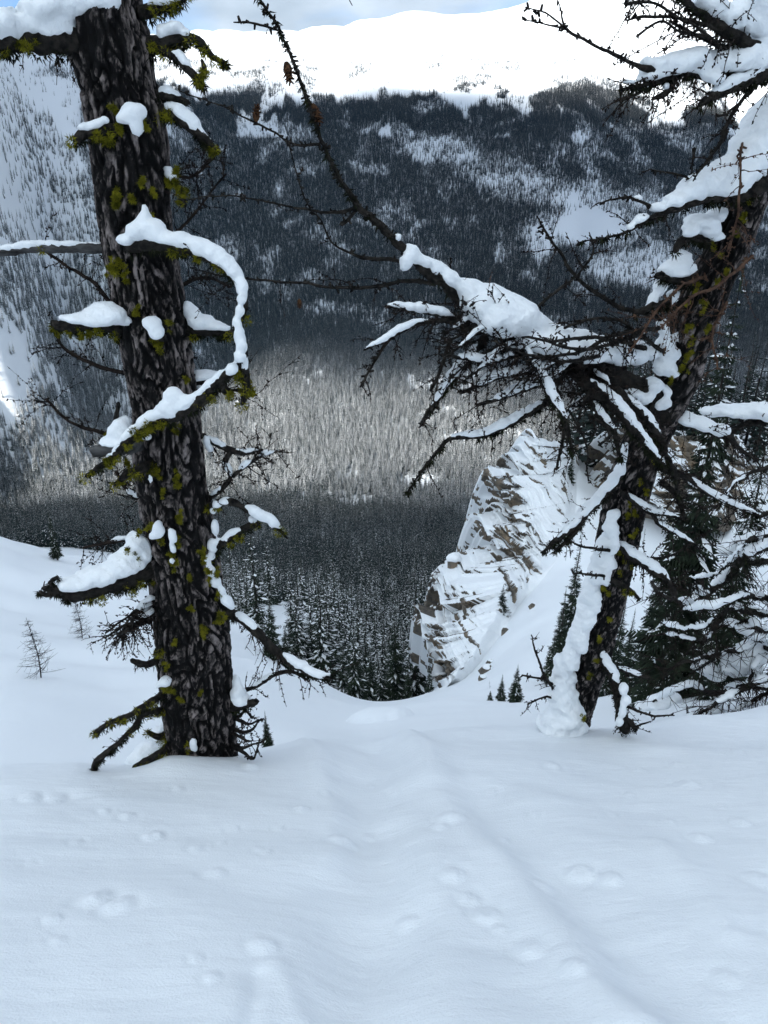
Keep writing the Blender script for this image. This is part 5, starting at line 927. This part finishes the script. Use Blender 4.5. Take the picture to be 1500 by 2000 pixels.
    t.lichen([(1262, 960, 8), (1240, 1000, 8), (1225, 1010, 9), (1250, 940, 7), (1215, 1080, 8), (1238, 1045, 9), (1232, 1110, 9), (1220, 1095, 8), (1190, 1160, 9), (1170, 1250, 8), (1150, 1320, 8), (1140, 1405, 9), (1190, 1210, 7), (1275, 900, 7), (1165, 1290, 7), (1178, 1150, 7), (1232, 980, 7), (1210, 1120, 6)], -.10)
    # right hand limbs
    sub([(1290, 812, 0, 15), (1350, 828, -.1, 12), (1405, 848, -.16, 11), (1425, 855, -.18, 9), (1440, 875, -.2, 6), (1475, 900, -.22, 3)], snow=[(.12, .62, 16, 15)], blob=[(1345, 820, 24, 11, -.1), (1375, 830, 24, 11, -.13), (1408, 840, 20, 13, -.16)], n=16, ln=.2, knob=.012); sub([(1420, 850, .25, 8), (1450, 830, .2, 8), (1490, 822, .15, 8), (1540, 812, .1, 9)], blob=[(1385, 805, 26, 10, .25), (1420, 800, 30, 12, .22), (1455, 803, 30, 13, .2), (1490, 800, 28, 14, .15), (1520, 815, 30, 14, .1)], n=10, ln=.18)
    sub([(1275, 905, 0, 13), (1310, 920, -.08, 10), (1345, 935, -.12, 8), (1375, 955, -.16, 7), (1410, 978, -.2, 6), (1450, 995, -.24, 5), (1490, 1008, -.26, 4)], snow=[(.3, .98, 8, 8)], n=16, ln=.18, dark=.6, knob=.016); sub([(1290, 940, .05, 8), (1320, 965, .0, 7), (1335, 1000, 0, 5), (1338, 1012, 0, 4)], n=8, ln=.14, dark=.6)
    sub([(1212, 958, -.02, 10), (1240, 980, -.14, 9), (1270, 1002, -.2, 7), (1300, 1006, -.24, 6), (1335, 1012, -.26, 4)], snow=[(.1, .95, 8, 8)], n=8, ln=.12); sub([(1275, 1002, -.2, 6), (1288, 1025, -.22, 6), (1320, 1042, -.24, 5), (1350, 1058, -.26, 3), (1370, 1076, -.27, 2)], snow=[(.1, .85, 6, 6)], n=6, ln=.12)
    sub([(1205, 1055, -.02, 12), (1235, 1085, -.14, 12), (1270, 1108, -.2, 12), (1300, 1130, -.24, 11), (1318, 1160, -.26, 7)], snow=[(.05, .85, 12, 12)], n=14, ln=.16, dark=1.8, knob=.01); sub([(1230, 1090, -.05, 5), (1290, 1090, -.1, 4), (1340, 1070, -.15, 3), (1380, 1040, -.2, 2)], n=8, ln=.2); sub([(1190, 1132, -.1, 8), (1220, 1145, -.2, 7), (1246, 1166, -.22, 4)], dark=1.5, n=2, ln=.05, lich=1)
    # left limb and the snow plastered lower trunk
    sub([(1215, 915, -.02, 12), (1190, 950, -.18, 13), (1160, 985, -.28, 13), (1125, 1020, -.36, 12), (1095, 1048, -.42, 8), (1060, 1080, -.48, 4)], snow=[(.15, .85, 12, 10)], n=14, ln=.12, dark=2, knob=.01); sub([(1140, 1010, -.34, 8), (1120, 1045, -.4, 7), (1085, 1076, -.42, 4)], n=4, ln=.08, dark=1.5)
    sub([(1190, 1075, -.14, 4), (1150, 1070, -.25, 3), (1105, 1052, -.3, 2)], n=2, ln=.05); sub([(1180, 1125, -.14, 4), (1150, 1122, -.25, 3), (1120, 1120, -.3, 2)], n=2, ln=.04)
    t.snow([(1198, 1005, 14, 12, -.08), (1192, 1030, 16, 24, -.1), (1200, 1060, 12, 24, -.1), (1180, 1062, 16, 28, -.06), (1172, 1092, 18, 30, -.06), (1190, 1100, 14, 22, -.1), (1165, 1122, 21, 30, -.04), (1182, 1128, 14, 18, -.1)], h=.011)
    t.snow([(1154, 1150, 20, 34, -.02), (1162, 1182, 14, 28, -.06), (1142, 1190, 18, 36, 0), (1132, 1228, 20, 36, .0), (1150, 1215, 12, 26, -.06), (1122, 1260, 20, 36, .04), (1137, 1256, 14, 28, -.04), (1115, 1290, 18, 28, .02)], h=.011)
    t.snow([(1105, 1300, 20, 28, .06), (1096, 1335, 24, 36, .08), (1102, 1370, 30, 36, .06), (1095, 1400, 40, 28, .08), (1112, 1405, 28, 22, .0), (1080, 1415, 40, 18, .12), (1105, 1425, 40, 14, .04)], h=.013)
    # second stem
    sub([(1165, 1255, .1, 13), (1182, 1290, .0, 13), (1196, 1320, -.06, 13), (1206, 1350, -.1, 14), (1212, 1390, -.12, 14), (1222, 1425, -.12, 15)], snow=[(.05, .6, 11, 9)], blob=[(1218, 1345, 11, 14, -.16), (1222, 1368, 11, 14, -.18), (1216, 1390, 9, 16, -.2), (1210, 1410, 9, 12, -.2)], n=14, ln=.10, dark=1.5, knob=.01)
    sub([(1215, 1400, -.1, 9), (1230, 1412, -.14, 8), (1242, 1424, -.16, 5)], n=8, ln=.08, dark=1.2); sub([(1215, 1375, -.1, 4), (1250, 1390, -.2, 3), (1280, 1398, -.25, 2.5), (1318, 1398, -.3, 1.5)], n=2, ln=.04); sub([(1238, 1422, -.16, 3), (1258, 1412, -.2, 2), (1270, 1408, -.22, 1.5)], n=1, ln=.03)
    sub([(1185, 1300, .0, 7), (1215, 1308, -.05, 6), (1250, 1320, -.08, 5), (1268, 1325, -.1, 4)], n=8, ln=.12, snow=[(.2, .9, 7, 5)])
    for q in ([(1090, 1350, .05, 3), (1070, 1330, 0, 3), (1050, 1282, -.04, 2.5), (1037, 1240, -.06, 1.5)], [(1085, 1340, .05, 3), (1060, 1325, 0, 2.5), (1020, 1318, -.02, 2)], [(1090, 1365, .05, 3), (1060, 1362, 0, 2.5), (1030, 1375, -.02, 2)]): sub(q, n=3, ln=.09, knob=.03)
leaning_larch()

# ---------------------------------------------------------------- the snow laden larch thicket at the right edge
def thicket():
    Y0 = 9.0; b = on_ground(1560, 1400, Y0); tp = P(1540, 880, Y0)
    t = Larch('larch_tree', b, 'snow laden larch sweeping its low branches in from the right edge', Y0, 31)
    me, p, r = trunk_mesh([(b - np.array([0, 0, .3]), .16), ((b + tp) / 2 + np.array([.1, 0, 0]), .13), (tp, .10)], [np.append(tp + np.array([.1, 0, 1.5]), .06), np.append(tp + np.array([.2, 0, 3.0]), .012)], (.05, .12), 60, .03, .012, 15, .06); t.put('trunk', me)
    g = t.g
    L = [([(1550, 1050), (1470, 1075), (1420, 1120), (1370, 1160), (1330, 1170), (1300, 1150), (1275, 1140)], 9, 14), ([(1550, 1120), (1480, 1090), (1430, 1105), (1370, 1140), (1350, 1150)], 7, 11), ([(1550, 960), (1490, 1005), (1440, 990), (1390, 955), (1340, 930)], 7, 9), ([(1550, 1210), (1470, 1190), (1420, 1200), (1350, 1215), (1285, 1222)], 7, 10), ([(1550, 1010), (1500, 1045), (1460, 1060), (1400, 1110), (1355, 1140)], 6, 12),
         ([(1550, 1270), (1480, 1255), (1440, 1262), (1400, 1290), (1365, 1305)], 8, 16), ([(1550, 1340), (1470, 1320), (1400, 1335), (1330, 1345), (1265, 1378)], 8, 13), ([(1550, 1190), (1500, 1220), (1460, 1215), (1400, 1230)], 7, 14), ([(1550, 1300), (1500, 1310), (1450, 1350), (1410, 1370)], 7, 13), ([(1550, 1150), (1500, 1170), (1450, 1160), (1390, 1180), (1340, 1200)], 7, 13), ([(1550, 1240), (1490, 1280), (1470, 1320), (1465, 1355)], 6, 12), ([(1500, 1330), (1430, 1365), (1380, 1385), (1330, 1390)], 6, 12), ([(1550, 900), (1480, 930), (1440, 950), (1400, 990)], 6, 9), ([(1420, 1205), (1380, 1240), (1340, 1250), (1310, 1240)], 5, 9), ([(1550, 1365), (1480, 1345), (1440, 1380)], 6, 12), ([(1400, 1290), (1350, 1285), (1300, 1300), (1270, 1290)], 5, 8)]
    for i, (q, r0, sw) in enumerate(L):
        n = len(q); pts = [(x + g.normal(0, 9), y + g.normal(0, 9), g.uniform(-.7, .7) - .12 * k, r0 * (1 - .75 * k / (n - 1))) for k, (x, y) in enumerate(q)]
        t.branch(pts, snow=[(a_, min(.98, a_ + g.uniform(.14, .3)), sw * g.uniform(.35, .75), sw * g.uniform(.3, .6)) for a_ in (.06, .34, .62, .8) if g.random() < .75], twigs=dict(n=30, ln=.42, r0=.006, droop=.2, sub=2, knob=False), wig=.015, h=.03, dark=.4, sides=6)
    for k, bl in enumerate(([(1455, 1285, 34, 28), (1430, 1300, 26, 22), (1480, 1275, 24, 20)], [(1380, 1305, 22, 16), (1362, 1300, 14, 12), (1400, 1318, 20, 10)], [(1285, 1372, 26, 10), (1310, 1362, 24, 10), (1260, 1380, 18, 7)], [(1480, 1235, 24, 14), (1455, 1225, 20, 10)], [(1475, 1310, 14, 18), (1468, 1330, 12, 10)], [(1420, 1075, 22, 12), (1440, 1060, 22, 14), (1470, 1055, 20, 16)], [(1395, 1380, 22, 10), (1370, 1388, 22, 8)])): t.snow(bl, h=.03)
thicket()

# ---------------------------------------------------------------- bare saplings and small things on the open slopes
def sapling(x, yb, yt, Y, lab, seed, n=60, snow=False):
    b = on_ground(x, yb, Y); H = P(x, yt, Y)[2] - b[2]; g = np.random.default_rng(seed); e = empty('larch_sapling', b, lab, 'tree'); mb = MB()
    u = np.linspace(0, 1, 10); sp = np.stack([.03 * H * np.sin(u * 4), .02 * H * u, H * u - .1 * (1 - u)], 1); tube(mb, sp, np.linspace(.011 * H, .0025 * H, 10), 6); mobj('trunk', mb.mesh('trunk', [M_TWIG]), e); m2 = MB()
    for i in range(n):
        f = g.uniform(.06, .95); a = g.uniform(0, 6.3); L = H * .34 * (1 - f * .8) * g.uniform(.5, 1.15); q = np.linspace(0, 1, 6)[:, None]; c = np.array([np.interp(f, u, sp[:, k]) for k in range(3)])
        pp = c + np.array([math.cos(a), math.sin(a), 0]) * L * q + np.array([0, 0, L]) * (.22 * q ** 2 - .18 * q); tube(m2, pp, np.linspace(.0042 * H, .0014 * H, 6), 3)
        for _ in range(3): k = g.integers(1, 5); d = g.normal(size=3) * .3 * L; tube(m2, pp[k] + d * np.linspace(0, 1, 3)[:, None], np.full(3, .0014 * H), 3)
    mobj('twigs', m2.mesh('twigs', [M_TWIG], False), e, 'stuff')
sapling(85, 1348, 1208, 21, 'bare larch sapling standing alone on the open snow slope', 3, 70)
sapling(160, 1246, 1172, 31, 'small dense bare sapling under the big snow laden limb', 4, 90)
sapling(700, 1412, 1398, 22, 'bare twig tips poking out of the snow in the hollow', 6, 8)
sapling(1318, 1130, 1100, 40, 'small bare sapling on the snow slope near the narrow dark spruce', 8, 30)
sapling(955, 1355, 1330, 38, 'bare little sapling above the two small spruces', 9, 14)
